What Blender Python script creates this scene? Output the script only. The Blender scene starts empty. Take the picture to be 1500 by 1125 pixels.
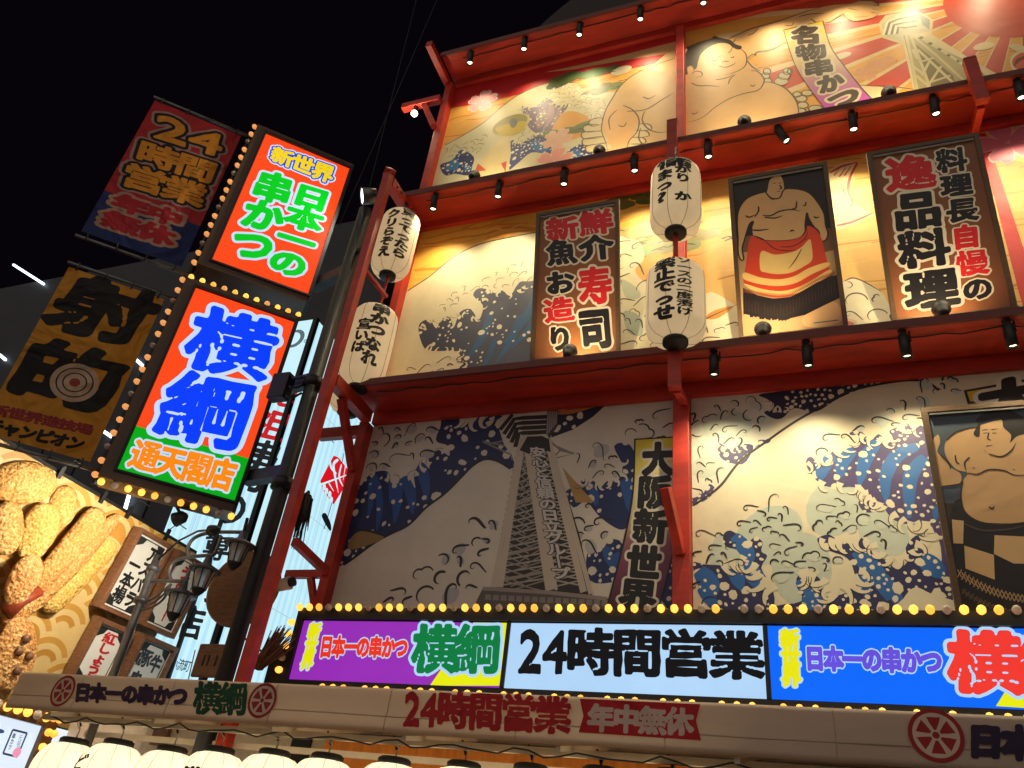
import bpy, math, random
import numpy as np
from mathutils import Vector, Matrix
from mathutils.geometry import tessellate_polygon, delaunay_2d_cdt
SC = bpy.context.scene
COL = SC.collection
R = math.radians
# ------------------------------------------------------------------ camera
CR = np.array([[0.93476518, 0.33632681, 0.114448], [-0.09396459, 0.54473131, -0.83332974], [-0.34261454, 0.76821357, 0.54079866]])
FOC = 1149.7
CAM = np.array([0.0, -7.5, 1.6])
cam = bpy.data.cameras.new('camera')
cam.sensor_width = 36
cam.lens = FOC / 1500 * 36
cam.clip_end = 500
co = bpy.data.objects.new('camera', cam)
COL.objects.link(co)
co.matrix_world = Matrix(((CR[0][0], -CR[1][0], -CR[2][0], CAM[0]), (CR[0][1], -CR[1][1], -CR[2][1], CAM[1]), (CR[0][2], -CR[1][2], -CR[2][2], CAM[2]), (0, 0, 0, 1)))
SC.camera = co
# ------------------------------------------------------------------ night sky, exposure
W = bpy.data.worlds.new('World')
SC.world = W
W.use_nodes = True
bg = W.node_tree.nodes['Background']
bg.inputs[0].default_value = (0.34, 0.20, 0.42, 1)
bg.inputs[1].default_value = 0.006
SC.view_settings.view_transform = 'Standard'
SC.view_settings.look = 'None'
SC.view_settings.exposure = 0
SC.view_settings.gamma = 1
SC.cycles.use_denoising = True
SC.cycles.max_bounces = 6
SC.cycles.diffuse_bounces = 4
SC.cycles.sample_clamp_indirect = 4
SC.cycles.sample_clamp_direct = 30
SC.cycles.use_light_tree = True
SPOT_W, UP_W = 105, 85          # downlights under the eaves, clip lamps on the ledges
# the glow of the street's other signs: one very broad, weak, warm lamp from behind the camera
sl = bpy.data.lights.new('street_glow', 'SUN')
sl.energy = 0.85
sl.angle = R(100)
sl.color = (1.0, 0.87, 0.76)
so = bpy.data.objects.new('street_glow', sl)
COL.objects.link(so)
so.rotation_euler = Vector((0.12, 1.0, -0.30)).to_track_quat('-Z', 'Y').to_euler()
# ------------------------------------------------------------------ helpers
def ray(px, py):
    return CR.T @ np.array([(px - 750) / FOC, (py - 562.5) / FOC, 1.0])
def hit(px, py, p, n):
    d = ray(px, py)
    p = np.array(p, float)
    n = np.array(n, float)
    return CAM + d * ((p - CAM) @ n) / (d @ n)
def atY(px, py, y): return hit(px, py, (0, y, 0), (0, 1, 0))
def zoom(x0, y0, s):          # coordinates read off an enlarged crop of the photograph
    return lambda pts: [(x0 + x * s, y0 + y * s) for x, y in pts]
def lin(c):
    return tuple(((v / 255) / 12.92 if v / 255 < 0.04045 else ((v / 255 + 0.055) / 1.055) ** 2.4) for v in c)
def tag(o, label=None, cat=None, group=None, kind=None):
    if label: o['label'] = label
    if cat: o['category'] = cat
    if group: o['group'] = group
    if kind: o['kind'] = kind
    return o
def empty(name, loc, label, cat, group=None):
    o = bpy.data.objects.new(name, None)
    o.empty_display_size = 0.1
    COL.objects.link(o)
    o.location = loc
    return tag(o, label, cat, group)
def wloc(o):
    v = Vector(o.location)
    while o.parent:
        o = o.parent
        v += Vector(o.location)
    return v
# ------------------------------------------------------------------ materials
MATS = {}
def node_mat(name, col, rough=0.5, metal=0.0, noise=0.0, scale=6.0, bump=0.0, bscale=30.0, coat=0.0, dark=None, stretch=(1, 1, 1)):
    if name in MATS: return MATS[name]
    m = bpy.data.materials.new(name)
    m.use_nodes = True
    nt = m.node_tree
    b = nt.nodes['Principled BSDF']
    b.inputs['Roughness'].default_value = rough
    b.inputs['Metallic'].default_value = metal
    b.inputs['Coat Weight'].default_value = coat
    b.inputs['Base Color'].default_value = (*col, 1)
    tc = nt.nodes.new('ShaderNodeTexCoord')
    mp = nt.nodes.new('ShaderNodeMapping')
    mp.inputs['Scale'].default_value = stretch
    nt.links.new(tc.outputs['Object'], mp.inputs['Vector'])
    if noise:
        n = nt.nodes.new('ShaderNodeTexNoise')
        n.inputs['Scale'].default_value = scale
        n.inputs['Detail'].default_value = 6
        n.inputs['Roughness'].default_value = 0.6
        nt.links.new(mp.outputs[0], n.inputs['Vector'])
        r = nt.nodes.new('ShaderNodeValToRGB')
        r.color_ramp.elements[0].position = 0.3
        r.color_ramp.elements[1].position = 0.72
        d = dark or tuple(c * (1 - noise) for c in col)
        r.color_ramp.elements[0].color = (*d, 1)
        r.color_ramp.elements[1].color = (*[min(1, c * (1 + noise * 0.4)) for c in col], 1)
        nt.links.new(n.outputs['Fac'], r.inputs[0])
        nt.links.new(r.outputs[0], b.inputs['Base Color'])
        rr = nt.nodes.new('ShaderNodeMapRange')
        rr.inputs['To Min'].default_value = max(0.05, rough - 0.15)
        rr.inputs['To Max'].default_value = min(1, rough + 0.15)
        nt.links.new(n.outputs['Fac'], rr.inputs['Value'])
        nt.links.new(rr.outputs[0], b.inputs['Roughness'])
    if bump:
        n2 = nt.nodes.new('ShaderNodeTexNoise')
        n2.inputs['Scale'].default_value = bscale
        n2.inputs['Detail'].default_value = 5
        nt.links.new(mp.outputs[0], n2.inputs['Vector'])
        bp = nt.nodes.new('ShaderNodeBump')
        bp.inputs['Strength'].default_value = bump
        bp.inputs['Distance'].default_value = 0.02
        nt.links.new(n2.outputs['Fac'], bp.inputs['Height'])
        nt.links.new(bp.outputs[0], b.inputs['Normal'])
    MATS[name] = m
    return m
def emit_mat(name, col, s, sample=True):
    if name in MATS: return MATS[name]
    m = bpy.data.materials.new(name)
    m.use_nodes = True
    b = m.node_tree.nodes['Principled BSDF']
    b.inputs['Base Color'].default_value = (*[min(.8, c) for c in col], 1)
    b.inputs['Emission Color'].default_value = (*col, 1)
    b.inputs['Emission Strength'].default_value = s
    if not sample: m.cycles.emission_sampling = 'NONE'
    MATS[name] = m
    return m
def print_mat(name, rough=0.42, emit=0.0, wrinkle=0.0, wscale=1.2, back=0.0):
    """Ink on vinyl: the print's own colours sit in the colour attribute."""
    m = bpy.data.materials.new(name)
    m.use_nodes = True
    nt = m.node_tree
    b = nt.nodes['Principled BSDF']
    a = nt.nodes.new('ShaderNodeVertexColor')
    a.layer_name = 'ink'
    b.inputs['Roughness'].default_value = rough
    tc = nt.nodes.new('ShaderNodeTexCoord')
    n = nt.nodes.new('ShaderNodeTexNoise')
    n.inputs['Scale'].default_value = 2.2
    n.inputs['Detail'].default_value = 8
    n.inputs['Roughness'].default_value = 0.65
    nt.links.new(tc.outputs['Object'], n.inputs['Vector'])
    mr = nt.nodes.new('ShaderNodeMapRange')
    mr.inputs['From Min'].default_value = 0.3
    mr.inputs['From Max'].default_value = 0.7
    mr.inputs['To Min'].default_value = 0.86 if not emit else 0.93
    mr.inputs['To Max'].default_value = 1.0
    nt.links.new(n.outputs['Fac'], mr.inputs['Value'])
    mx = nt.nodes.new('ShaderNodeVectorMath')
    mx.operation = 'SCALE'
    nt.links.new(a.outputs[0], mx.inputs[0])
    nt.links.new(mr.outputs[0], mx.inputs['Scale'])
    nt.links.new(mx.outputs[0], b.inputs['Base Color'])
    if emit:
        nt.links.new(mx.outputs[0], b.inputs['Emission Color'])
        b.inputs['Emission Strength'].default_value = emit
        b.inputs['Specular IOR Level'].default_value = 0.2
        dk = nt.nodes.new('ShaderNodeVectorMath')
        dk.operation = 'SCALE'
        dk.inputs['Scale'].default_value = 0.15
        nt.links.new(a.outputs[0], dk.inputs[0])
        nt.links.new(dk.outputs[0], b.inputs['Base Color'])
    if wrinkle:
        n2 = nt.nodes.new('ShaderNodeTexNoise')
        n2.inputs['Scale'].default_value = wscale
        n2.inputs['Detail'].default_value = 3
        n2.inputs['Distortion'].default_value = 0.8
        nt.links.new(tc.outputs['Object'], n2.inputs['Vector'])
        bp = nt.nodes.new('ShaderNodeBump')
        bp.inputs['Strength'].default_value = wrinkle
        bp.inputs['Distance'].default_value = 0.05 if wrinkle < 0.5 else 0.16
        nt.links.new(n2.outputs['Fac'], bp.inputs['Height'])
        nt.links.new(bp.outputs[0], b.inputs['Normal'])
    MATS[name] = m
    return m
RED = node_mat('red_lacquer', (0.55, 0.036, 0.018), 0.5, noise=0.4, scale=3, bump=0.08, bscale=14, stretch=(0.5, 2, 2))
DRED = node_mat('shaded_red', (0.16, 0.018, 0.012), 0.5, noise=0.4, scale=5)  # darker red with the shade of the unlit eave lips put into it
BLACK = node_mat('black_metal', (0.012, 0.012, 0.013), 0.55, noise=0.4, scale=8)
DARK = node_mat('dark_wall', (0.035, 0.033, 0.034), 0.8, noise=0.4, scale=2)
GALV = node_mat('galvanised_steel', (0.20, 0.195, 0.185), 0.45, metal=0.6, noise=0.35, scale=9)
FRAMEW = node_mat('poster_wood', (0.10, 0.055, 0.025), 0.5, noise=0.4, scale=12, stretch=(1, 1, 6))
WOOD = node_mat('board_wood', (0.24, 0.105, 0.05), 0.5, noise=0.45, scale=10, stretch=(1, 1, 5), bump=0.15)
BEZEL = node_mat('bezel_brown', (0.10, 0.05, 0.02), 0.35, noise=0.3, scale=8)
CABLE = node_mat('black_cable', (0.02, 0.02, 0.02), 0.6)
CREAMP = node_mat('cream_paint', (0.72, 0.60, 0.45), 0.5, noise=0.15, scale=6)
VINYL = node_mat('white_vinyl', (0.62, 0.50, 0.41), 0.6, noise=0.2, scale=2.2, bump=0.25, bscale=2.5, stretch=(0.3, 1, 3))
_nt = VINYL.node_tree
_tr = _nt.nodes.new('ShaderNodeBsdfTranslucent'); _tr.inputs[0].default_value = (0.8, 0.62, 0.46, 1)
_mx = _nt.nodes.new('ShaderNodeMixShader'); _mx.inputs[0].default_value = 0.4
_nt.links.new(_nt.nodes['Principled BSDF'].outputs[0], _mx.inputs[1]); _nt.links.new(_tr.outputs[0], _mx.inputs[2])
_nt.links.new(_mx.outputs[0], _nt.nodes['Material Output'].inputs[0])
CANOPY = node_mat('canopy_vinyl', (0.75, 0.62, 0.48), 0.6, noise=0.15, scale=2)
ORANGE = node_mat('orange_curtain', (0.75, 0.24, 0.03), 0.7, noise=0.25, scale=3, bump=0.4, bscale=5, stretch=(6, 1, 1))
LAMPON = emit_mat('lamp_glow', (1.0, 0.84, 0.56), 5, False)
FLOODON = emit_mat('flood_glow', (0.9, 0.98, 1.0), 9)
BULB = emit_mat('bulb_lit', (1.0, 0.47, 0.07), 1.7)
BULB2 = emit_mat('bulb_lit_warm', (1.0, 0.42, 0.05), 1.25)
BULBD = node_mat('bulb_unlit', (0.55, 0.45, 0.38), 0.15)
BULBDIM = emit_mat('bulb_dim', (1.0, 0.40, 0.12), 0.75, False)
PRINT = print_mat('printed_vinyl', 0.5, wrinkle=0.35)
CLOTHP = print_mat('printed_cloth', 0.8, wrinkle=0.9, wscale=1.6)
LEDP = print_mat('lit_panel', 0.3, emit=1.0)
# ------------------------------------------------------------------ mesh builder
class MB:
    def __init__(s):
        s.v, s.f, s.m, s.mats, s.sm = [], [], [], [], []
    def mi(s, mat):
        if mat not in s.mats: s.mats.append(mat)
        return s.mats.index(mat)
    def add(s, vs, fs, mat, smooth=False):
        k = len(s.v)
        s.v += [tuple(map(float, p)) for p in vs]
        i = s.mi(mat)
        for f in fs:
            s.f.append([k + j for j in f])
            s.m.append(i)
            s.sm.append(smooth)
    def box(s, lo, hi, mat):
        x0, y0, z0 = lo
        x1, y1, z1 = hi
        s.add([(x0, y0, z0), (x1, y0, z0), (x1, y1, z0), (x0, y1, z0), (x0, y0, z1), (x1, y0, z1), (x1, y1, z1), (x0, y1, z1)],
              [(0, 3, 2, 1), (4, 5, 6, 7), (0, 1, 5, 4), (1, 2, 6, 5), (2, 3, 7, 6), (3, 0, 4, 7)], mat)
    def obox(s, o, u, v, w, mat):      # corner + three edge vectors
        o, u, v, w = map(np.array, (o, u, v, w))
        P = [o, o + u, o + u + v, o + v, o + w, o + u + w, o + u + v + w, o + v + w]
        F = [(0, 3, 2, 1), (4, 5, 6, 7), (0, 1, 5, 4), (1, 2, 6, 5), (2, 3, 7, 6), (3, 0, 4, 7)]
        if np.dot(np.cross(u, v), w) < 0: F = [f[::-1] for f in F]
        s.add(P, F, mat)
    def bar(s, a, b, w, h, mat, up=(0, 0, 1)):
        a, b = np.array(a, float), np.array(b, float)
        d = b - a
        d /= np.linalg.norm(d)
        up = np.array(up, float)
        if abs(d @ up) > 0.97: up = np.array((0, 1.0, 0))
        sd = np.cross(d, up)
        sd /= np.linalg.norm(sd)
        u2 = np.cross(sd, d)
        s.obox(a - sd * w / 2 - u2 * h / 2, sd * w, b - a, u2 * h, mat)
    def tube(s, pts, r, mat, n=8, smooth=True):
        pts = [np.array(p, float) for p in pts]
        rings = []
        up = np.array((0.13, 0.21, 0.97))
        for i, p in enumerate(pts):
            d = pts[min(i + 1, len(pts) - 1)] - pts[max(i - 1, 0)]
            d = d / (np.linalg.norm(d) + 1e-9)
            a = np.cross(d, up)
            if np.linalg.norm(a) < 0.05: a = np.cross(d, (1, 0, 0))
            a /= np.linalg.norm(a)
            b = np.cross(d, a)
            rr = r[i] if hasattr(r, '__len__') else r
            rings.append([p + rr * (a * math.cos(2 * math.pi * k / n) + b * math.sin(2 * math.pi * k / n)) for k in range(n)])
        V = [q for g in rings for q in g]
        F = []
        for i in range(len(pts) - 1):
            for k in range(n):
                F.append((i * n + k, i * n + (k + 1) % n, (i + 1) * n + (k + 1) % n, (i + 1) * n + k))
        F.append(tuple(range(n))[::-1])
        F.append(tuple((len(pts) - 1) * n + k for k in range(n)))
        s.add(V, F, mat, smooth)
    def lathe(s, prof, c, mat, n=16, axis=(0, 0, 1), smooth=True):
        ax = np.array(axis, float)
        ax /= np.linalg.norm(ax)
        t = np.array((1.0, 0, 0)) if abs(ax[0]) < 0.9 else np.array((0, 1.0, 0))
        a = np.cross(ax, t)
        a /= np.linalg.norm(a)
        b = np.cross(ax, a)
        c = np.array(c, float)
        V = [c + ax * h + r * (a * math.cos(2 * math.pi * k / n) + b * math.sin(2 * math.pi * k / n)) for r, h in prof for k in range(n)]
        F = [(i * n + k, i * n + (k + 1) % n, (i + 1) * n + (k + 1) % n, (i + 1) * n + k) for i in range(len(prof) - 1) for k in range(n)]
        F.append(tuple(range(n))[::-1])
        F.append(tuple((len(prof) - 1) * n + k for k in range(n)))
        s.add(V, F, mat, smooth)
    def ball(s, c, r, mat, n=10, m=6, sc=(1, 1, 1)):
        prof = [(max(1e-4, r * math.sin(math.pi * i / m)), -r * math.cos(math.pi * i / m)) for i in range(m + 1)]
        k = len(s.v)
        s.lathe(prof, (0, 0, 0), mat, n)
        for i in range(k, len(s.v)):
            p = s.v[i]
            s.v[i] = (c[0] + p[0] * sc[0], c[1] + p[1] * sc[1], c[2] + p[2] * sc[2])
    def build(s, name, parent=None, loc=None, bevel=0.0):
        org = wloc(parent) if parent else Vector(loc if loc is not None else (0, 0, 0))
        me = bpy.data.meshes.new(name)
        V = np.array(s.v) - np.array(org)
        me.from_pydata(V.tolist(), [], s.f)
        for m in s.mats: me.materials.append(m)
        me.polygons.foreach_set('material_index', s.m)
        me.polygons.foreach_set('use_smooth', s.sm)
        me.update()
        o = bpy.data.objects.new(name, me)
        COL.objects.link(o)
        if parent: o.parent = parent
        else: o.location = org
        if bevel:
            bm = o.modifiers.new('bevel', 'BEVEL')
            bm.width = bevel
            bm.segments = 2
            bm.limit_method = 'ANGLE'
        return o
# ------------------------------------------------------------------ lettering: outlines of a glyph, thickened evenly
GN = 78
GL, GH = -0.2, 1.2
_gx = np.linspace(GL, GH, GN)
_SDF, _TRI = {}, {}
def glyph_sdf(ch):
    if ch in _SDF: return _SDF[ch]
    c = bpy.data.curves.new('glyph', 'FONT')
    c.body = ch
    c.resolution_u = 3
    o = bpy.data.objects.new('glyph', c)
    COL.objects.link(o)
    e = o.evaluated_get(bpy.context.evaluated_depsgraph_get())
    me = e.to_mesh()
    P = np.array([v.co[:2] for v in me.vertices])
    cnt = {}
    for p in me.polygons:
        for k in p.edge_keys: cnt[k] = cnt.get(k, 0) + 1
    seg = [k for k, n in cnt.items() if n == 1]
    e.to_mesh_clear()
    bpy.data.objects.remove(o)
    bpy.data.curves.remove(c)
    A = P[[k[0] for k in seg]]
    B = P[[k[1] for k in seg]]
    A = A + np.array([0, 0.12])
    B = B + np.array([0, 0.12])
    if ord(ch) < 256:            # latin digits: widen to fill a cell
        k = np.array([1 / 0.55, 1.18])
        A, B = A * k + np.array([0.05, -0.08]), B * k + np.array([0.05, -0.08])
    X, Y = np.meshgrid(_gx, _gx)
    Q = np.stack([X.ravel(), Y.ravel()], 1)
    D = B - A
    L2 = (D ** 2).sum(1) + 1e-12
    sd = np.empty(len(Q))
    for i in range(0, len(Q), 1500):
        q = Q[i:i + 1500, None, :]
        t = np.clip(((q - A) * D).sum(2) / L2, 0, 1)
        d = np.sqrt((((A + D * t[..., None]) - q) ** 2).sum(2)).min(1)
        cr = ((A[:, 1] > q[..., 1]) != (B[:, 1] > q[..., 1])) & (q[..., 0] < A[:, 0] + (q[..., 1] - A[:, 1]) * D[:, 0] / np.where(abs(D[:, 1]) < 1e-12, 1e-12, D[:, 1]))
        sd[i:i + 1500] = np.where(cr.sum(1) % 2 == 1, -d, d)
    _SDF[ch] = sd.reshape(GN, GN)
    return _SDF[ch]
def contours(F):
    """Closed loops of F = 0 (F < 0 inside) on the glyph grid."""
    I = F < 0
    nx = {}
    mixed = np.argwhere((I[:-1, :-1] != I[1:, 1:]) | (I[:-1, 1:] != I[1:, :-1]) | (I[:-1, :-1] != I[:-1, 1:]))
    T = {1: [(3, 0)], 2: [(0, 1)], 3: [(3, 1)], 4: [(1, 2)], 5: [(3, 0), (1, 2)], 6: [(0, 2)], 7: [(3, 2)], 8: [(2, 3)], 9: [(2, 0)], 10: [(0, 1), (2, 3)], 11: [(2, 1)], 12: [(1, 3)], 13: [(1, 0)], 14: [(0, 3)]}
    for j, i in mixed:
        c = int(I[j, i]) + 2 * int(I[j, i + 1]) + 4 * int(I[j + 1, i + 1]) + 8 * int(I[j + 1, i])
        if c in (0, 15): continue
        E = (('h', j, i), ('v', j, i + 1), ('h', j + 1, i), ('v', j, i))
        for a, b in T[c]: nx[E[a]] = E[b]
    loops = []
    def pos(k):
        t, j, i = k
        if t == 'h':
            a, b = F[j, i], F[j, i + 1]
            return (_gx[i] + (_gx[i + 1] - _gx[i]) * a / (a - b), _gx[j])
        a, b = F[j, i], F[j + 1, i]
        return (_gx[i], _gx[j] + (_gx[j + 1] - _gx[j]) * a / (a - b))
    while nx:
        k0 = next(iter(nx))
        L = []
        k = k0
        while k in nx:
            L.append(pos(k))
            k = nx.pop(k)
        if len(L) > 5: loops.append(L)
    return loops
def rdp(L, eps):
    L = np.array(L)
    n = len(L)
    keep = np.zeros(n, bool)
    a = 0
    b = int(((L - L[0]) ** 2).sum(1).argmax())
    keep[[a, b]] = True
    st = [(a, b), (b, n)]
    while st:
        a, b = st.pop()
        if b - a < 2: continue
        p, q = L[a], L[b % n]
        d = q - p
        l = np.hypot(*d) + 1e-9
        dist = abs(d[0] * (L[a + 1:b, 1] - p[1]) - d[1] * (L[a + 1:b, 0] - p[0])) / l
        k = int(dist.argmax())
        if dist[k] > eps:
            keep[a + 1 + k] = True
            st += [(a, a + 1 + k), (a + 1 + k, b)]
    return L[keep]
_rs = np.random.RandomState(5)
_nz = _rs.rand(9, 9)
def _noise(seed):
    X, Y = np.meshgrid(np.linspace(0, 7.99, GN), np.linspace(0, 7.99, GN))
    N = np.roll(_nz, seed, 0)
    i, j = X.astype(int), Y.astype(int)
    fx, fy = X - i, Y - j
    return (N[j, i] * (1 - fx) + N[j, i + 1] * fx) * (1 - fy) + (N[j + 1, i] * (1 - fx) + N[j + 1, i + 1] * fx) * fy - 0.5
def glyph(ch, r, rough=0.0):
    key = (ch, round(r, 4), rough)
    if key in _TRI: return _TRI[key]
    sd = glyph_sdf(ch)
    F = sd - r
    if 0 < r < 0.075:            # keep the counters of dense characters open
        gy, gx = np.gradient(sd, _gx[1] - _gx[0])
        M = (sd > 0.02) & (np.hypot(gx, gy) < 0.5) & (sd < r + 0.03)
        pts = np.argwhere(M)
        if len(pts):
            X, Y = np.meshgrid(np.arange(GN), np.arange(GN))
            dm = np.full((GN, GN), 9e9)
            for j, i in pts: dm = np.minimum(dm, (X - i) ** 2 + (Y - j) ** 2)
            F = np.maximum(F, 0.013 - np.sqrt(dm) * (_gx[1] - _gx[0]))
    if rough: F = F + rough * _noise(ord(ch) % 9)
    F[0, :] = F[-1, :] = F[:, 0] = F[:, -1] = 1
    Ls = [rdp(L, 0.0035) for L in contours(F)]
    Ls = [L for L in Ls if len(L) > 2]
    vs, es = [], []
    for L in Ls:
        k = len(vs)
        vs += [Vector((p[0], p[1])) for p in L]
        es += [(k + i, k + (i + 1) % len(L)) for i in range(len(L))]
    V, T = np.zeros((0, 2)), []
    if vs:
        rv, _e, rf = delaunay_2d_cdt(vs, es, [], 0, 1e-5)[:3]
        V = np.array([(p[0], p[1]) for p in rv])
        st = _gx[1] - _gx[0]
        for f in rf:
            c = V[list(f)].mean(0)
            x, y = (c - GL) / st
            i, j = min(GN - 2, int(x)), min(GN - 2, int(y))
            x, y = x - i, y - j
            if (F[j, i] * (1 - x) + F[j, i + 1] * x) * (1 - y) + (F[j + 1, i] * (1 - x) + F[j + 1, i + 1] * x) * y < 0: T.append(tuple(f))
    _TRI[key] = (V, T)
    return _TRI[key]
# ------------------------------------------------------------------ flat prints: ink polygons laid on a plane
def smooth_pts(P, closed=True, k=4):
    P = np.array(P, float)
    n = len(P)
    out = []
    for i in range(n if closed else n - 1):
        if closed: a, b, c, d = P[i - 1], P[i], P[(i + 1) % n], P[(i + 2) % n]
        else: a, b, c, d = P[max(i - 1, 0)], P[i], P[i + 1], P[min(i + 2, n - 1)]
        for j in range(k):
            t = j / k
            out.append(0.5 * (2 * b + (c - a) * t + (2 * a - 5 * b + 4 * c - d) * t * t + (3 * b - a - 3 * c + d) * t ** 3))
    if not closed: out.append(P[-1])
    return np.array(out)
def clip_rect(P, rect):
    x0, y0, x1, y1 = rect
    P = [tuple(p) for p in P]
    for ax, v, sg in ((0, x0, 1), (0, x1, -1), (1, y0, 1), (1, y1, -1)):
        out = []
        for i in range(len(P)):
            a, b = P[i - 1], P[i]
            ia, ib = (a[ax] - v) * sg >= 0, (b[ax] - v) * sg >= 0
            if ia != ib:
                t = (v - a[ax]) / (b[ax] - a[ax])
                out.append((a[0] + (b[0] - a[0]) * t, a[1] + (b[1] - a[1]) * t))
            if ib: out.append(b)
        P = out
        if not P: return []
    return P
def inside(p, poly):
    x, y = p
    c = False
    for i in range(len(poly)):
        (x1, y1), (x2, y2) = poly[i - 1], poly[i]
        if (y1 > y) != (y2 > y) and x < (x2 - x1) * (y - y1) / (y2 - y1) + x1: c = not c
    return c
class Print:
    """A flat print. P: a point of its plane, U right, V up (unit vectors), drawn in the plane's own metres."""
    def __init__(s, P, U, V, rect=None, lift=0.00045):
        s.P, s.U, s.V = (np.array(a, float) for a in (P, U, V))
        s.N = np.cross(s.U, s.V)
        s.rect, s.lift = rect, lift
        s.vs, s.fs, s.cs = [], [], []
        s.rnd = random.Random(7)
        s.k = 0
    def uv(s, p):
        h = hit(p[0], p[1], s.P, s.N) - s.P
        return (float(h @ s.U), float(h @ s.V))
    def uvs(s, pts): return [s.uv(p) for p in pts]
    def emit(s, V2, F, col, layer):
        k = len(s.vs)
        s.k = (s.k + 1) % 24
        h = (layer + s.k * 0.035) * s.lift
        for p in V2: s.vs.append(s.P + s.U * p[0] + s.V * p[1] + s.N * h)
        for f in F:
            a, b, c = (V2[i] for i in f[:3])
            if (b[0] - a[0]) * (c[1] - a[1]) - (b[1] - a[1]) * (c[0] - a[0]) < 0: f = tuple(f)[::-1]
            s.fs.append([k + i for i in f])
            s.cs.append([col(V2[i]) if callable(col) else col for i in f])
    def fill(s, pts, col, layer, clip=True):       # pts in plane metres
        if clip and s.rect: pts = clip_rect(pts, s.rect)
        if len(pts) < 3: return
        if not callable(col): col = lin(col)
        try: T = tessellate_polygon([[Vector((p[0], p[1], 0)) for p in pts]])
        except Exception: return
        s.emit([tuple(p) for p in pts], T, col, layer)
    def poly(s, pts, col, layer, sm=True, k=4):    # pts read off the photograph
        q = s.uvs(pts)
        if sm: q = [tuple(p) for p in smooth_pts(q, True, k)]
        s.fill(q, col, layer)
        return q
    def line(s, pts, w, col, layer, taper=True, sm=True, uv=False, k=5):
        q = np.array(pts if uv else s.uvs(pts))
        if sm and len(q) > 2: q = smooth_pts(q, False, k)
        n = len(q)
        L, Rr = [], []
        for i in range(n):
            d = q[min(i + 1, n - 1)] - q[max(i - 1, 0)]
            d = d / (np.hypot(*d) + 1e-9)
            t = i / (n - 1)
            ww = w / 2 * ((0.25 + 0.75 * math.sin(math.pi * min(1, t * 1.0 + 0.08)) ** 0.6) if taper else 1)
            L.append(q[i] + np.array([-d[1], d[0]]) * ww)
            Rr.append(q[i] - np.array([-d[1], d[0]]) * ww)
        c = lin(col)
        V2, F = [], []
        for a, b in zip(L, Rr): V2 += [tuple(a), tuple(b)]
        if s.rect:
            x0, y0, x1, y1 = s.rect
        for i in range(n - 1):
            if s.rect and not (x0 < q[i][0] < x1 and y0 < q[i][1] < y1 and x0 < q[i + 1][0] < x1 and y0 < q[i + 1][1] < y1): continue
            F.append((2 * i, 2 * i + 1, 2 * i + 3, 2 * i + 2))
        s.emit(V2, F, c, layer)
    def ell(s, c, rx, ry, col, layer, rot=0, n=24, uv=False, wob=0):
        cx, cy = c if uv else s.uv(c)
        ca, sa = math.cos(R(rot)), math.sin(R(rot))
        pts = []
        for i in range(n):
            a = 2 * math.pi * i / n
            f = 1 + wob * s.rnd.uniform(-1, 1)
            x, y = rx * f * math.cos(a), ry * f * math.sin(a)
            pts.append((cx + x * ca - y * sa, cy + x * sa + y * ca))
        s.fill(pts, col, layer)
    def dots(s, region, n, r0, r1, col, layer, seed=1):
        """Irregular foam drops scattered in a region given in plane metres, small ones in clusters."""
        rd = random.Random(seed)
        X = [p[0] for p in region]
        Y = [p[1] for p in region]
        put = []
        tries = 0
        while len(put) < n and tries < n * 25:
            tries += 1
            if put and rd.random() < 0.55:
                b = rd.choice(put)
                p = (b[0] + rd.gauss(0, 2.6 * b[2]), b[1] + rd.gauss(0, 2.6 * b[2]))
            else: p = (rd.uniform(min(X), max(X)), rd.uniform(min(Y), max(Y)))
            r = r0 + (r1 - r0) * rd.random() ** 2.2
            if not inside(p, region): continue
            if any((p[0] - q[0]) ** 2 + (p[1] - q[1]) ** 2 < (1.25 * (r + q[2])) ** 2 for q in put): continue
            put.append((p[0], p[1], r))
            s.ell(p, r * rd.uniform(0.8, 1.25), r * rd.uniform(0.75, 1.05), col, layer, rd.uniform(0, 180), n=7, uv=True, wob=0.16)
    def hook(s, p, size, ang, sgn, w, col, layer, turn=1.0, kind=0):
        """One brushed foam mark: 0 a crescent, 1 a breaking curl, 2 a double ripple."""
        pts = [np.array(p, float)]
        h = ang
        n = 16
        for i in range(n):
            t = i / (n - 1)
            if kind == 0: k = 0.75 + 0.5 * t
            elif kind == 1: k = -0.25 + 3.6 * t * t * turn
            else: k = 1.25 if t < 0.42 else (-4.5 if t < 0.52 else 1.0 + 1.2 * t)
            ds = size * 0.22
            h += k * ds * sgn / size
            pts.append(pts[-1] + ds * np.array((math.cos(h), math.sin(h))))
        m = sum(pts) / len(pts) - np.array(p)
        s.line([tuple(q - m) for q in pts], w, col, layer, uv=True, k=2)
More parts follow.
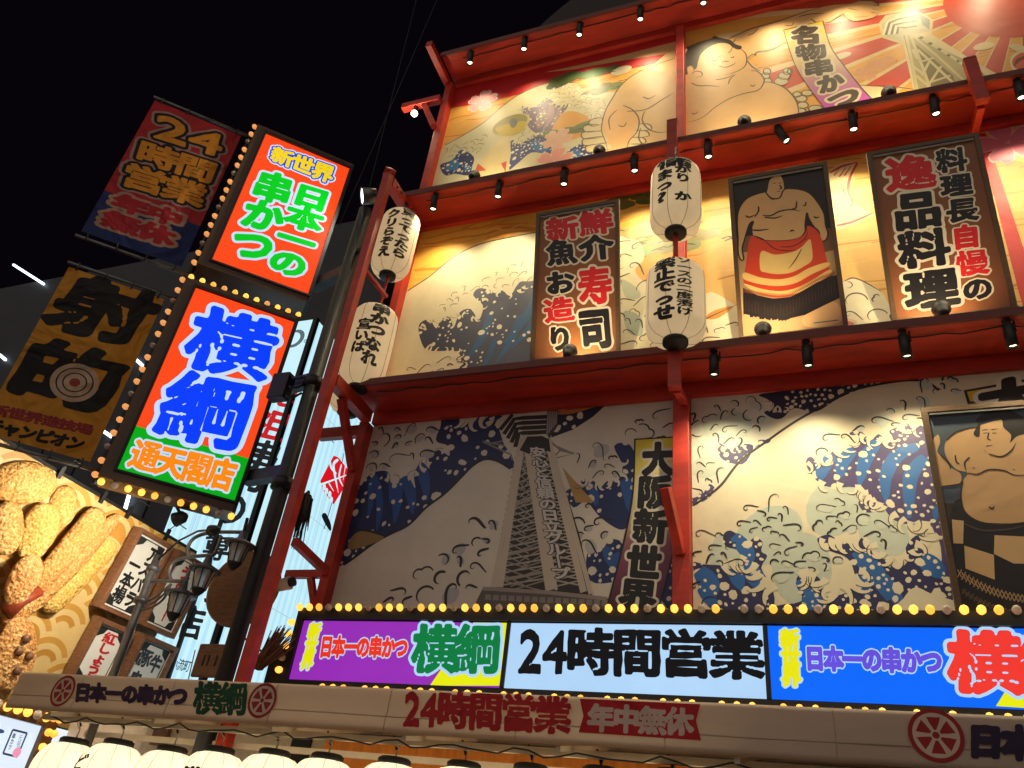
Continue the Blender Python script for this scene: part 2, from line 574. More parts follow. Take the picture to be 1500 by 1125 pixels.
    def curls(s, region, n, size, col, layer, seed=1, w=0.022, shade=None, uv=False):
        """Brushed foam curls: small hooks in runs, some with a pale lobe behind."""
        rg = region if uv else s.uvs(region)
        rd = random.Random(seed)
        X = [p[0] for p in rg]
        Y = [p[1] for p in rg]
        put = []
        t = 0
        n, size, w = int(n * 1.35), size * 0.86, w * 0.85
        while len(put) < n and t < n * 30:
            t += 1
            p = (rd.uniform(min(X), max(X)), rd.uniform(min(Y), max(Y)))
            sz = size * rd.uniform(0.45, 1.25)
            if not inside(p, rg) or any((p[0] - q[0]) ** 2 + (p[1] - q[1]) ** 2 < (1.5 * (sz + q[2]) * 0.75) ** 2 for q in put): continue
            put.append((p[0], p[1], sz))
            if shade and rd.random() < 0.6: s.ell((p[0] + sz * 0.2, p[1] - sz * 0.2), sz * 0.95, sz * 0.75, shade, layer - 1, rd.uniform(0, 180), 14, True, 0.05)
            kd_ = rd.choice((0, 1, 1, 1, 2))
            sg = 1 if rd.random() < 0.72 else -1
            an = {0: rd.uniform(0.3, 3.6), 1: rd.uniform(1.2, 3.6), 2: rd.uniform(0.6, 2.6)}[kd_]
            if sg < 0: an = math.pi - an
            s.hook(p, sz, an, sg, w * rd.uniform(0.7, 1.3), col, layer, rd.uniform(0.7, 1.5), kd_)
    def claws(s, path, n, size, cream, ink, layer, seed=1, side=1, uv=False):
        """Foam fingers reaching from an edge into the dark water."""
        q = smooth_pts(path if uv else s.uvs(path), False, 6)
        rd = random.Random(seed)
        n = int(n * 1.25)
        size *= 0.62
        for i in range(n):
            t = (i + rd.uniform(0.2, 0.8)) / n * (len(q) - 2)
            j = int(t)
            p = q[j] + (q[j + 1] - q[j]) * (t - j)
            d = q[j + 1] - q[j]
            d = d / (np.hypot(*d) + 1e-9)
            nn = np.array([-d[1], d[0]]) * side
            L = size * rd.uniform(0.8, 1.6)
            wv = size * rd.uniform(0.26, 0.4)
            sg = rd.choice((-1, 1, 1)) * rd.uniform(0.7, 1.5)
            N_ = 9
            h = math.atan2(nn[1], nn[0]) - sg * 0.35
            c = p - nn * L * 0.28
            A, B = [], []
            for k in range(N_ + 1):
                t = k / N_
                w2 = wv * (0.30 + 0.75 * (1 - t) ** 1.3) if k < N_ else wv * 0.06
                e = np.array([-math.sin(h), math.cos(h)])
                A.append(c + e * w2)
                B.append(c - e * w2)
                c = c + np.array([math.cos(h), math.sin(h)]) * L * 1.35 / N_
                h += sg * (0.10 + 0.34 * t)
            out = [tuple(v) for v in A] + [tuple(v) for v in B[::-1]]
            s.fill(out, cream, layer)
            if ink: s.line([tuple(v) for v in (B if sg > 0 else A)[3:]], size * 0.075, ink, layer + 1, uv=True, sm=False)
    def text(s, st, quad, col, layer, r=0.05, outl=(), vert=False, uv=False, rough=0.0, gap=0.0, fillk=1.0):
        """Lettering stretched over a quad (top-left, top-right, bottom-right, bottom-left)."""
        Q = np.array(quad if uv else s.uvs(quad))
        adv = [0.56 if (ord(c) < 256 and not vert) else 1.0 for c in st]
        tot = sum(adv)
        p0 = 0.0
        for idx, ch in enumerate(st):
            a, b = p0 / tot, (p0 + adv[idx]) / tot
            p0 += adv[idx]
            if ch in ' \u3000': continue
            if vert and ch == '\u30fc': ch = '\uff5c'
            def mp(P):
                x = 0.5 + (P[:, 0] - 0.5) * (1.06 - gap)
                y = 0.5 + (P[:, 1] - 0.5) * (1.06 - gap)
                if vert: U, Vv = x, 1 - (a + (1 - y) * (b - a))
                else: U, Vv = a + x * (b - a), y
                U, Vv = U[:, None], Vv[:, None]
                return (Q[3] * (1 - U) + Q[2] * U) * (1 - Vv) + (Q[0] * (1 - U) + Q[1] * U) * Vv
            todo = [(ro, co, k) for k, (ro, co) in enumerate(outl)] + [(r, col, len(outl))]
            for ro, cc, k in todo:
                V2, T = glyph(ch, ro, rough)
                if len(V2): s.emit([tuple(p) for p in mp(V2)], T, lin(cc), layer + k * 2 + (idx % 2) * 0.8)
    def build(s, name, mat, parent=None, loc=None):
        org = wloc(parent) if parent else Vector(loc if loc is not None else s.P)
        me = bpy.data.meshes.new(name)
        me.from_pydata((np.array(s.vs) - np.array(org)).tolist(), [], s.fs)
        me.materials.append(mat)
        ca = me.color_attributes.new('ink', 'FLOAT_COLOR', 'CORNER')
        A = np.array([(*c, 1.0) for f in s.cs for c in f], dtype=np.float32)
        ca.data.foreach_set('color', A.ravel())
        me.update()
        o = bpy.data.objects.new(name, me)
        COL.objects.link(o)
        if parent: o.parent = parent
        else: o.location = org
        return o
def spot_light(name, parent, p, d, watts, size, blend, col, rad=0.03):
    l = bpy.data.lights.new(name, 'SPOT')
    l.energy = watts
    l.spot_size = R(size)
    l.spot_blend = blend
    l.color = col
    l.shadow_soft_size = rad
    o = bpy.data.objects.new(name, l)
    COL.objects.link(o)
    o.parent = parent
    o.location = Vector(p) - wloc(parent)
    o.rotation_euler = Vector(d).to_track_quat('-Z', 'Y').to_euler()
    return o
WARM = (1.0, 0.83, 0.51)
ORD = ['first', 'second', 'third', 'fourth', 'fifth', 'sixth', 'seventh', 'eighth', 'ninth', 'tenth', 'eleventh', 'twelfth']
# ================================================================== THE SETTING
g = MB(); g.box((-60, -60, -0.2), (60, 60, 0.0), node_mat('asphalt', (0.05, 0.05, 0.052), 0.8, noise=0.4, scale=30, bump=0.3))
tag(g.build('ground'), 'dark asphalt street', kind='structure')
g = MB(); g.box((-9.5, -2.6, 0.004), (8, 0.0, 0.12), node_mat('paving', (0.22, 0.21, 0.2), 0.7, noise=0.3, scale=12))
tag(g.build('pavement'), 'paved strip along the shop front', kind='structure')
# ------------------------------------------------------------------ restaurant building
XL, XR = -5.2, 4.6
bld = empty('restaurant_building', (-0.3, 2, 0), 'tall restaurant front of red timber eaves and posts around the painted murals', 'building')
m = MB(); m.box((XL - 0.02, 0.03, 0), (XR, 9, 13.9), DARK); m.build('wall', bld)
def eave(z, yo, x0, zb):
    m = MB()
    m.box((x0, yo, z), (XR, 0.03, z + 0.05), RED)
    m.box((x0 - 0.02, yo - 0.035, z - 0.012), (XR, yo - 0.001, z + 0.075), DRED)
    m.box((XL, -0.075, zb), (XR, 0.03, z - 0.002), RED)
    m.build('eave', bld)
E3, E2, E1 = 13.52, 10.0, 6.6
eave(E3, -0.56, XL - 0.05, 13.37)
eave(E2, -0.62, XL - 0.02, 9.87)
eave(E1, -0.68, XL - 0.02, 6.43)
m = MB(); m.box((XL - 0.1, -0.5, E3 + 0.08), (XR, 9, E3 + 0.25), DARK); m.build('roof', bld)
def post(x, z0, z1, w=0.13, y0=-0.16):
    m = MB(); m.box((x - w / 2, y0, z0), (x + w / 2, 0.02, z1), RED)
    m.build('post', bld, bevel=0.006)
for z0, z1 in ((E2 + 0.09, E3 - 0.16), (E1 + 0.09, E2 - 0.14), (3.0, E1 - 0.18)):
    post(-1.24, z0, z1, 0.12 if z0 > 4 else 0.17)
    post(XL - 0.06, z0, z1, 0.12)
m = MB(); m.box((-5.265, -1.155, 0.12), (-5.155, -1.045, 9.98), RED)
m.lathe([(0.11, 0), (0.11, 0.03), (0.001, 0.13)], (-5.21, -1.1, 9.981), RED, 4)
m.build('post', bld, bevel=0.006)
def beam(a, b, w=0.12, h=0.13, mat=RED):
    m = MB(); m.bar(a, b, w, h, mat); m.build('beam', bld, bevel=0.005)
beam((XL - 0.01, -1.03, 9.88), (XL - 0.01, -0.08, 9.88), 0.13, 0.16)
beam((XL - 0.01, -1.03, 6.47), (XL - 0.01, -0.17, 6.47), 0.13, 0.16)
beam((XL - 0.125, -0.06, 6.33), (-5.95, -0.06, 6.33), 0.1, 0.15)
beam((-5.0, -0.70, 7.98), (-5.19, -1.02, 8.2), 0.05, 0.05)
def brace(a, b, w=0.07, h=0.08):
    m = MB(); m.bar(a, b, w, h, RED); m.build('brace', bld)
brace((XL - 0.04, -0.17, 5.72), (XL - 0.04, -0.75, 6.39), 0.08, 0.1)
# brackets at the row-one corner and by the lower post
beam((XL - 0.115, -0.09, 13.4), (XL - 0.115, -0.92, 13.4), 0.11, 0.13)
beam((XL - 0.12, -0.2, 12.86), (-6.05, -0.2, 12.86), 0.12, 0.12)
brace((XL - 0.12, -0.2, 12.15), (-5.62, -0.2, 12.8), 0.09, 0.1)
beam((XL - 0.12, -0.08, 4.42), (-5.85, -0.08, 4.42), 0.08, 0.09)
beam((XL - 0.06, -0.161, 4.42), (XL - 0.06, -0.85, 4.5), 0.08, 0.09)
brace((XL - 0.12, -0.08, 3.98), (-5.5, -0.08, 4.37), 0.07, 0.07)
brace((-1.24, -0.17, 4.55), (-1.33, -0.5, 5.1), 0.09, 0.09)
def stub(x, z0, z1, y=-0.72):
    m = MB(); m.box((x - 0.065, y - 0.065, z0), (x + 0.065, y + 0.03, z1), RED)
    m.box((x - 0.067, y - 0.067, z1 + 0.001), (x + 0.067, y + 0.032, z1 + 0.02), DRED)
    m.build('bracket', bld)
for x, z0, z1 in ((-1.24, 9.55, 10.28), (2.2, 9.55, 10.28), (-1.2, 6.1, 6.78)): stub(x, z0, z1)
beam((-1.24, -0.64, 9.6), (-1.24, -0.08, 9.72), 0.08, 0.09)
beam((2.2, -0.64, 9.6), (2.2, -0.08, 9.72), 0.08, 0.09)
beam((-1.2, -0.64, 6.16), (-1.2, -0.17, 6.3), 0.08, 0.09)
# bolts on the corner bay
for y, z in ((-0.92, 9.88), (-0.8, 9.9), (-0.62, 9.86), (-0.45, 9.9)):
    m = MB(); m.ball((-5.133, y, z), 0.02, GALV, 8, 5); m.build('bolt_head', bld)
def eave_cable(y, z, label, sd):
    rd = random.Random(sd)
    root = empty('spotlight_cable', (-0.5, y, z), label, 'cable', 'cables feeding the spotlights')
    pts = [(XL + 0.3 + 0.16 * k, y + rd.uniform(-0.012, 0.012), z - 0.012 - (0.03 * rd.random() if k % 6 else 0)) for k in range(58)]
    m = MB(); m.tube(pts, 0.008, CABLE, 5); m.build('cable', root)
eave_cable(-0.44, E3, 'thin black cable clipped under the topmost eave', 1)
eave_cable(-0.49, E2, 'thin black cable clipped under the middle eave', 2)
eave_cable(-0.54, E1, 'thin black cable clipped under the lowest eave', 3)
# ------------------------------------------------------------------ murals
UX, VZ = (1, 0, 0), (0, 0, 1)
INK = (38, 34, 34); CREAM = (232, 222, 190); NAVY = (20, 32, 78); MIDB = (30, 88, 158); SKIN = (226, 180, 120); SKLN = (112, 84, 52)
def sakura(P, c, r, col, edge, layer, rot=0, uv=False):
    cx, cy = c if uv else P.uv(c)
    for k in range(5):
        a = R(rot + 72 * k)
        def pet(sc, sh):
            q = []
            for x, y in ((0, 0), (0.45, 0.24), (0.8, 0.3), (1.0, 0.14), (0.9, 0), (1.0, -0.14), (0.8, -0.3), (0.45, -0.24)):
                x, y = x * r * sc + sh, y * r * sc * 1.25
                q.append((cx + x * math.cos(a) - y * math.sin(a), cy + x * math.sin(a) + y * math.cos(a)))
            return [tuple(v) for v in smooth_pts(q, True, 2)]
        P.fill(pet(1.08, -0.02 * r), edge, layer + k * 0.1)
        P.fill(pet(0.94, 0.03 * r), col, layer + 1 + k * 0.1)
def pine(P, c, r, col, layer, seed):
    rd = random.Random(seed)
    cx, cy = P.uv(c)
    for k in range(7):
        P.ell((cx + rd.uniform(-1.3, 1.3) * r, cy + rd.uniform(-0.25, 0.3) * r), r * rd.uniform(0.5, 0.8), r * rd.uniform(0.2, 0.33), [v * rd.uniform(0.85, 1.1) for v in col], layer + k * 0.1, rd.uniform(-12, 12), 16, True, 0.05)
    for k in range(9):
        x, y = cx + rd.uniform(-1.4, 1.4) * r, cy + rd.uniform(-0.3, 0.35) * r
        P.line([(x, y), (x + 0.16 * r, y + 0.05 * r), (x + 0.34 * r, y - 0.02 * r)], r * 0.05, [v * 0.55 for v in col], layer + 1, uv=True)
def grain(P, rect, n, cols, layer, seed, w=(0.012, 0.05)):
    rd = random.Random(seed)
    x0, y0, x1, y1 = rect
    for k in range(n):
        x, y = rd.uniform(x0 - 0.5, x1), rd.uniform(y0, y1)
        L = rd.uniform(0.5, 1.8)
        a = rd.uniform(-0.05, 0.05)
        P.line([(x + L * t, y + a * math.sin(6 * t + k) + 0.02 * math.sin(11 * t + k)) for t in (0, 0.2, 0.4, 0.6, 0.8, 1)], rd.uniform(*w), rd.choice(cols), layer + 0.02 * (k % 20), uv=True, k=3)
def rect_of(x0, x1, z0, z1): return (x0, z0, x1, z1)
def mural(x0, x1, z0, z1, base):
    P = Print((0, -0.004, 0), UX, VZ, rect_of(x0, x1, z0, z1))
    P.fill([(x0, z0), (x1, z0), (x1, z1), (x0, z1)], base, 0)
    return P
def finish(P, label):
    x0, z0, x1, z1 = P.rect
    root = empty('mural', (x0, 0, z0), label, 'mural', 'printed murals on the restaurant front')
    m = MB(); m.box((x0, -0.003, z0), (x1, 0.029, z1), CREAMP); m.build('backing_panel', root)
    P.build('printed_sheet', PRINT, root)
    return root
def cream_lines(P, zf, L, w, col, layer):
    for l in L: P.line(zf(l), w, col, layer)
def water(P, pts, zf, layer, seed, nd=60, r=(0.012, 0.06), stripes=6, base=NAVY, mid=MIDB, sdir=(0.35, -1), drop=CREAM):
    q = P.poly(zf(pts), base, layer, k=3)
    rd = random.Random(seed)
    X = [p[0] for p in q]; Y = [p[1] for p in q]
    for k in range(stripes):
        x, y = rd.uniform(min(X), max(X)), rd.uniform(min(Y) + 0.3 * (max(Y) - min(Y)), max(Y))
        L = 0.5 * (max(Y) - min(Y))
        pts2 = [(x + sdir[0] * L * t + 0.12 * L * math.sin(3 * t), y + sdir[1] * L * t) for t in (0, 0.25, 0.5, 0.75, 1)]
        pts2 = [p for p in pts2 if inside(p, q)]
        if len(pts2) > 2: P.line(pts2, rd.uniform(0.08, 0.2), mid, layer + 0.5, uv=True)
    P.dots(q, int(nd * 0.7), r[0], r[1], drop, layer + 1, seed)
    return q
# --- row one, left of the post
z1 = zoom(630, 40, 0.246667)
P = mural(-5.2, -1.3, 10.06, 13.37, (232, 170, 72))
grain(P, P.rect, 110, [(204, 116, 34), (236, 178, 84), (214, 132, 40)], 0.6, 3)
P.poly(z1([(60, 300), (1480, 0), (1480, 185), (1180, 250), (1000, 290), (840, 315), (700, 345), (500, 405), (330, 445), (60, 492)]), (190, 20, 20), 2, False)
P.poly(z1([(680, 268), (1000, 200), (1480, 80), (1480, 146), (1100, 205), (860, 250)]), (205, 160, 105), 3, False)
P.poly(z1([(60, 740), (200, 640), (320, 565), (430, 470), (520, 405), (640, 350), (740, 325), (850, 330), (900, 360), (960, 395), (1090, 385), (1110, 430), (1200, 900), (60, 1100)]), (214, 204, 160), 4)
P.line(z1([(90, 700), (200, 640), (320, 565), (430, 470), (520, 405), (640, 350), (740, 325), (850, 330)]), 0.02, SKLN, 5, False)
P.poly(z1([(790, 510), (860, 500), (950, 540), (1000, 600), (920, 640), (800, 680), (730, 640), (740, 560)]), (222, 160, 66), 5)
pine(P, z1([(830, 610)])[0], 0.3, (120, 128, 70), 6, 4)
water(P, [(545, 470), (600, 480), (650, 455), (690, 420), (730, 440), (760, 465), (820, 455), (800, 500), (760, 530), (730, 590), (700, 660), (650, 640), (600, 610), (570, 560)], z1, 6, 11, 55, (0.01, 0.035), 8, (126, 104, 126), (166, 136, 136), (-0.2, -1))
water(P, [(480, 670), (540, 690), (600, 650), (680, 625), (700, 690), (750, 745), (680, 750), (600, 745), (530, 800), (465, 850), (480, 760)], z1, 6, 12, 60, (0.012, 0.04), 5, (70, 76, 120), (60, 110, 160))
water(P, [(800, 760), (850, 715), (910, 690), (950, 720), (965, 760), (930, 800), (810, 830)], z1, 6, 13, 40, (0.012, 0.035), 4, (56, 66, 112), (60, 110, 160))
water(P, [(60, 820), (130, 790), (170, 740), (200, 730), (260, 770), (250, 830), (230, 880), (150, 870), (90, 880)], z1, 6, 14, 45, (0.012, 0.04), 5, (44, 56, 100), (50, 110, 160))
P.claws(z1([(545, 470), (600, 480), (690, 420), (760, 465), (820, 455)]), 9, 0.12, (214, 204, 160), SKLN, 8, 2, -1)
P.claws(z1([(480, 670), (540, 690), (600, 650), (680, 625)]), 8, 0.1, (214, 204, 160), SKLN, 8, 3, -1)
P.curls(z1([(690, 400), (760, 340), (860, 340), (980, 420), (1060, 440), (980, 560), (880, 480), (760, 440)]), 46, 0.065, (150, 132, 92), 7, 5, 0.012, (228, 220, 184))
P.curls(z1([(80, 720), (220, 680), (330, 640), (300, 740), (120, 780)]), 18, 0.06, (120, 110, 84), 7, 6, 0.012)
P.curls(z1([(490, 620), (700, 580), (720, 700), (560, 700)]), 14, 0.06, (120, 110, 84), 9, 7, 0.011)
P.poly(z1([(230, 900), (420, 640), (480, 650), (470, 850), (440, 920), (330, 910)]), (222, 200, 140), 7, False)
P.poly(z1([(262, 862), (285, 810), (335, 850)]), (205, 90, 60), 9, False)
P.poly(z1([(422, 810), (456, 793), (448, 862)]), (205, 80, 50), 9, False)
P.ell(z1([(480, 580)])[0], 0.33, 0.25, (206, 190, 120), 9, 10, 32)
P.ell(z1([(476, 576)])[0], 0.30, 0.22, (150, 138, 70), 10, 10, 32)
P.poly(z1([(390, 600), (480, 570), (565, 560), (560, 600), (500, 640), (420, 640)]), (198, 170, 40), 11)
P.poly(z1([(470, 560), (500, 540), (520, 570), (490, 600)]), (110, 116, 110), 12)
sakura(P, z1([(310, 440)])[0], 0.27, (236, 160, 160), (244, 214, 210), 9, 80)
sakura(P, z1([(755, 665)])[0], 0.24, (220, 170, 140), (226, 186, 150), 9, 60)
sakura(P, z1([(735, 795)])[0], 0.3, (224, 150, 130), (226, 190, 150), 9, 75)
pine(P, z1([(920, 290)])[0], 0.36, (78, 104, 48), 5, 8)
pine(P, z1([(1085, 350)])[0], 0.26, (120, 140, 76), 5, 9)
P.ell(z1([(1135, 257)])[0], 0.17, 0.105, (214, 204, 168), 6, 8)
P.poly(z1([(1480, 170), (1300, 240), (1200, 290), (1130, 350), (1085, 420), (1050, 480), (1025, 560), (1020, 620), (1045, 690), (1060, 800), (1300, 900), (1480, 900)]), (222, 182, 124), 8)
P.poly(z1([(1060, 480), (1110, 460), (1190, 500), (1240, 540), (1230, 620), (1180, 680), (1170, 720), (1180, 790), (1060, 790), (1040, 700), (1020, 620), (1030, 540)]), (228, 176, 110), 9)
for l in ([(1480, 175), (1300, 240), (1200, 290), (1130, 350), (1085, 420), (1045, 490), (1024, 560), (1020, 620), (1045, 690), (1060, 760)], [(1145, 465), (1200, 490), (1240, 545), (1230, 620), (1180, 680), (1172, 740)],
          [(1170, 500), (1280, 490), (1380, 430), (1450, 390)], [(1265, 415), (1300, 425), (1340, 405)], [(1275, 500), (1260, 550), (1290, 600), (1350, 625), (1410, 620)], [(1120, 585), (1150, 590), (1168, 565)],
          [(1070, 610), (1062, 550), (1090, 510), (1115, 490)], [(1250, 600), (1240, 660), (1270, 700), (1330, 730)]): P.line(z1(l), 0.022, SKLN, 11)
for k, (a, b) in enumerate((((1010, 560), (960, 575)), ((1000, 600), (925, 610)), ((1015, 640), (915, 650)), ((1030, 670), (920, 690)), ((1050, 710), (940, 730)))):
    (ax, ay), (bx, by) = a, b
    P.poly(z1([(ax, ay - 22), (bx, by - 26), (bx - 16, by - 4), (bx + 10, by + 14), (ax + 20, ay + 14)]), (214, 196, 150), 9 + k * 0.1)
    P.line(z1([(ax, ay - 22), (bx, by - 26), (bx - 16, by - 4), (bx + 10, by + 14), (ax + 20, ay + 14)]), 0.02, SKLN, 12)
for k, (ax, ay) in enumerate(((1240, 590), (1225, 630), (1205, 670), (1195, 710))):
    P.poly(z1([(ax, ay - 15), (ax + 60, ay - 12), (ax + 75, ay + 16), (ax + 20, ay + 26), (ax - 16, ay + 14)]), (214, 196, 150), 10 + k * 0.1)
    P.line(z1([(ax, ay - 15), (ax + 60, ay - 12), (ax + 75, ay + 16), (ax + 20, ay + 26)]), 0.02, SKLN, 12)
P.poly(z1([(930, 790), (1000, 750), (1040, 760), (1060, 800), (980, 830)]), (230, 178, 60), 9)
finish(P, 'top left mural with a gold oval, a red band and a big bare arm')
# --- row one, right of the post
z2, z3 = zoom(985, 0, 0.21), zoom(1240, 0, 0.173333)
P = mural(-1.18, XR, 10.06, 13.37, (232, 168, 70))
sun = (1480, -60)
for a, w in ((3, 1.2), (10.5, 1.5), (20, 2.3), (34, 3.4), (49, 4.0), (70, 6.0), (98, 7), (125, 7), (150, 7)):
    for ww, c, l in ((w + 1.2, (232, 200, 140), 1), (w, (206, 70, 40), 2)):
        P.poly([z3([sun])[0]] + z3([(sun[0] - 2600 * math.cos(R(a + d)), sun[1] + 2600 * math.sin(R(a + d))) for d in (-ww, ww)]), c, l + 0.1 * (a % 7), False)
grain(P, P.rect, 90, [(206, 124, 40), (236, 172, 76)], 0.5, 5, (0.01, 0.03))
P.ell(z3([(1500, -70)])[0], 0.95, 0.95, (206, 74, 40), 4, n=40)
P.poly(z2([(0, 230), (60, 230), (70, 420), (0, 440)]), (200, 40, 28), 3, False)
P.poly(z3([(270, 200), (330, 130), (590, 85), (735, 170), (720, 290), (1080, 520), (1300, 640), (1320, 780), (570, 790), (520, 560), (480, 380), (300, 320)]), (226, 206, 150), 5, False)
P.poly(z3([(290, 205), (400, 118), (590, 92), (705, 170), (700, 262), (560, 300), (520, 345), (450, 350), (340, 310)]), (206, 198, 156), 6, False)
for k in range(6):
    o = k * 26
    P.line(z3([(310 + o * 0.9, 300 - o * 0.1), (345 + o * 0.72, 185 + o * 0.35), (440 + o * 0.35, 140 + o * 0.75), (600 - o * 0.05, 112 + o * 0.85)]), 0.03, (120, 118, 96) if k % 2 else (236, 230, 200), 7 + k * 0.1, False, False)
P.poly(z3([(600, 100), (705, 172), (700, 250), (640, 210)]), (150, 152, 140), 7, False)
P.poly(z3([(480, 300), (560, 300), (1080, 545), (1300, 760), (700, 790), (580, 770), (545, 560), (500, 380)]), (176, 160, 104), 7, False)
P.poly(z3([(570, 360), (640, 420), (900, 640), (930, 760), (710, 740), (640, 560)]), (122, 106, 62), 8, False)
for l in ([(505, 300), (560, 560), (600, 780)], [(540, 300), (640, 560), (710, 760)], [(545, 290), (760, 470), (1000, 690)], [(600, 300), (820, 430), (1080, 620)], [(640, 520), (740, 490)], [(700, 700), (880, 640)], [(600, 420), (900, 700)], [(680, 740), (800, 560)], [(640, 640), (700, 520)], [(560, 420), (600, 500)], [(560, 560), (640, 620)], [(590, 640), (680, 720)]):
    P.line(z3(l), 0.035, (208, 194, 140), 9, False, False)
for k in range(16): P.line(z3([(620 + k * 26, 330 + k * 16), (640 + k * 26, 312 + k * 17)]), 0.05, (214, 204, 160) if k % 3 else (110, 100, 66), 10, False, False)
for k, (x, y) in enumerate(((170, 615), (250, 555), (330, 520))): sakura(P, z3([(x, y)])[0], 0.17 - 0.02 * k, (222, 160, 110), (232, 180, 120), 6, 30 * k)
P.ell(z2([(1180, 392)])[0], 0.13, 0.07, (220, 206, 160), 6, 10); P.ell(z3([(1160, 392)])[0], 0.12, 0.08, (230, 200, 140), 6)
P.poly(z3([(1380, 520), (1400, 470), (1450, 440), (1540, 430), (1540, 610), (1420, 600)]), (230, 214, 160), 6)
P.poly(z3([(1400, 520), (1450, 460), (1540, 450), (1540, 590), (1430, 580)]), (212, 96, 40), 7)
for k in range(4): P.line(z3([(1420 + k * 22, 560 - k * 20), (1450 + k * 20, 500 - k * 8), (1520, 500 + k * 15)]), 0.025, (120, 50, 20), 8)
P.poly(z3([(1375, 385), (1440, 372), (1530, 410), (1530, 450), (1420, 430)]), (224, 204, 150), 7)
# the smiling wrestler
P.poly(z2([(40, 420), (250, 300), (400, 290), (520, 410), (610, 490), (640, 560), (700, 580), (790, 620), (860, 700), (882, 820), (700, 1000), (40, 1060)]), (224, 178, 116), 11)
P.poly(z2([(385, 280), (560, 200), (740, 150), (940, 80), (1100, 40), (1240, 28), (1300, 8), (1400, 10), (1442, 45), (1432, 90), (1400, 125), (1270, 150), (1190, 100), (1085, 158), (1050, 160), (900, 250), (790, 300), (690, 350), (590, 372), (520, 415), (460, 350)]), (228, 180, 116), 10)
P.poly(z2([(72, 352), (130, 320), (200, 292), (270, 272), (290, 255), (330, 265), (400, 280), (440, 310), (482, 325), (478, 345), (450, 346), (420, 332), (390, 308), (330, 302), (260, 330), (200, 380), (178, 440), (165, 480), (120, 510), (75, 525), (60, 440)]), (46, 38, 28), 12)
P.poly(z2([(60, 350), (85, 338), (105, 350), (80, 385), (60, 390)]), (222, 200, 160), 13)
P.poly(z2([(105, 470), (130, 460), (150, 480), (160, 520), (140, 545), (110, 520)]), (224, 178, 116), 13)
P.poly(z2([(135, 520), (160, 500), (200, 505), (205, 530), (170, 542)]), (224, 178, 116), 13)
for l in ([(105, 470), (130, 460), (150, 480), (145, 500)], [(135, 520), (160, 500), (200, 505), (207, 530), (165, 543)], [(235, 408), (290, 408), (350, 388)], [(262, 420), (300, 422), (330, 410)], [(275, 428), (310, 426)],
          [(388, 372), (410, 352), (420, 325)], [(395, 374), (425, 362)], [(345, 440), (360, 428), (385, 432), (400, 425)], [(405, 400), (425, 404), (428, 392)], [(325, 462), (370, 472), (420, 455), (442, 438)],
          [(480, 345), (512, 380), (518, 430), (500, 470), (440, 505), (360, 528)], [(300, 560), (380, 545), (430, 520)], [(390, 590), (405, 550), (445, 520)], [(130, 580), (180, 600), (260, 600), (335, 608)],
          [(550, 495), (590, 500), (625, 530), (640, 570), (600, 630), (500, 655), (400, 690), (300, 750), (220, 815), (140, 848), (60, 852)], [(545, 595), (565, 604), (578, 590)], [(135, 790), (155, 798), (180, 780)],
          [(520, 425), (560, 470), (615, 500)], [(640, 575), (700, 580), (790, 620), (860, 700), (880, 780), (875, 860)], [(385, 278), (450, 245), (560, 200), (740, 150), (940, 80), (1030, 55)], [(880, 120), (960, 100), (1055, 98)],
          [(525, 250), (570, 230), (600, 195)], [(410, 300), (430, 290), (440, 272)], [(785, 180), (830, 180), (848, 155)], [(735, 268), (790, 268)], [(965, 135), (990, 150), (1000, 160)], [(520, 412), (560, 380), (580, 385), (590, 365), (690, 345), (790, 298)],
          [(1060, 162), (1110, 150), (1190, 98), (1200, 118), (1270, 150), (1400, 126), (1440, 92)], [(1300, 10), (1240, 28)], [(1310, 8), (1400, 10), (1440, 40), (1395, 42)], [(1230, 62), (1300, 75)], [(1270, 122), (1360, 118)], [(1395, 65), (1435, 70)], [(1385, 90), (1430, 92)]):
    P.line(z2(l), 0.02, SKLN, 14)
for k, (x, y, a, b) in enumerate(((660, 500, 26, 22), (650, 530, 30, 20), (665, 565, 28, 18), (800, 500, 28, 22), (780, 530, 42, 26), (760, 570, 46, 24), (820, 500, 16, 20), (870, 660, 30, 18), (900, 690, 40, 22), (910, 735, 38, 22), (900, 780, 32, 22), (940, 650, 40, 20), (1000, 760, 50, 24), (960, 800, 40, 24))):
    q = [(x + a * math.cos(t), y + b * math.sin(t)) for t in np.linspace(0, 2 * math.pi, 9)[:-1]]
    P.poly(z2(q), (206, 192, 146), 9 + k * 0.08)
    P.line(z2(q + q[:1]), 0.018, SKLN, 10.2, False)
def bandcol(P, zs, stops):
    ys = [P.uv(p)[1] for p in zs]
    cs = [lin(c) for c in stops]
    def f(p):
        for i in range(len(ys) - 1):
            if p[1] >= ys[i + 1] or i == len(ys) - 2:
                t = min(1, max(0, (ys[i] - p[1]) / (ys[i] - ys[i + 1])))
                return tuple(a + (b - a) * t for a, b in zip(cs[i], cs[i + 1]))
    return f
def strip(P, left, right, col, layer):            # a hanging banner drawn in the print, its two edges given top to bottom
    l = [tuple(p) for p in smooth_pts(P.uvs(left), False, 4)]
    r_ = [tuple(p) for p in smooth_pts(P.uvs(right), False, 4)]
    for i in range(len(l) - 1): P.fill([l[i], l[i + 1], r_[i + 1], r_[i]], col, layer)
bl, br = z2([(780, 215), (820, 350), (870, 480), (960, 620), (1080, 780), (1130, 850)]), z2([(1045, 150), (1100, 330), (1190, 460), (1300, 600), (1400, 710), (1460, 770)])
strip(P, [(x - 1.6, y - 1) for x, y in bl], [(x + 1.6, y - 1) for x, y in br], (70, 52, 30), 15)
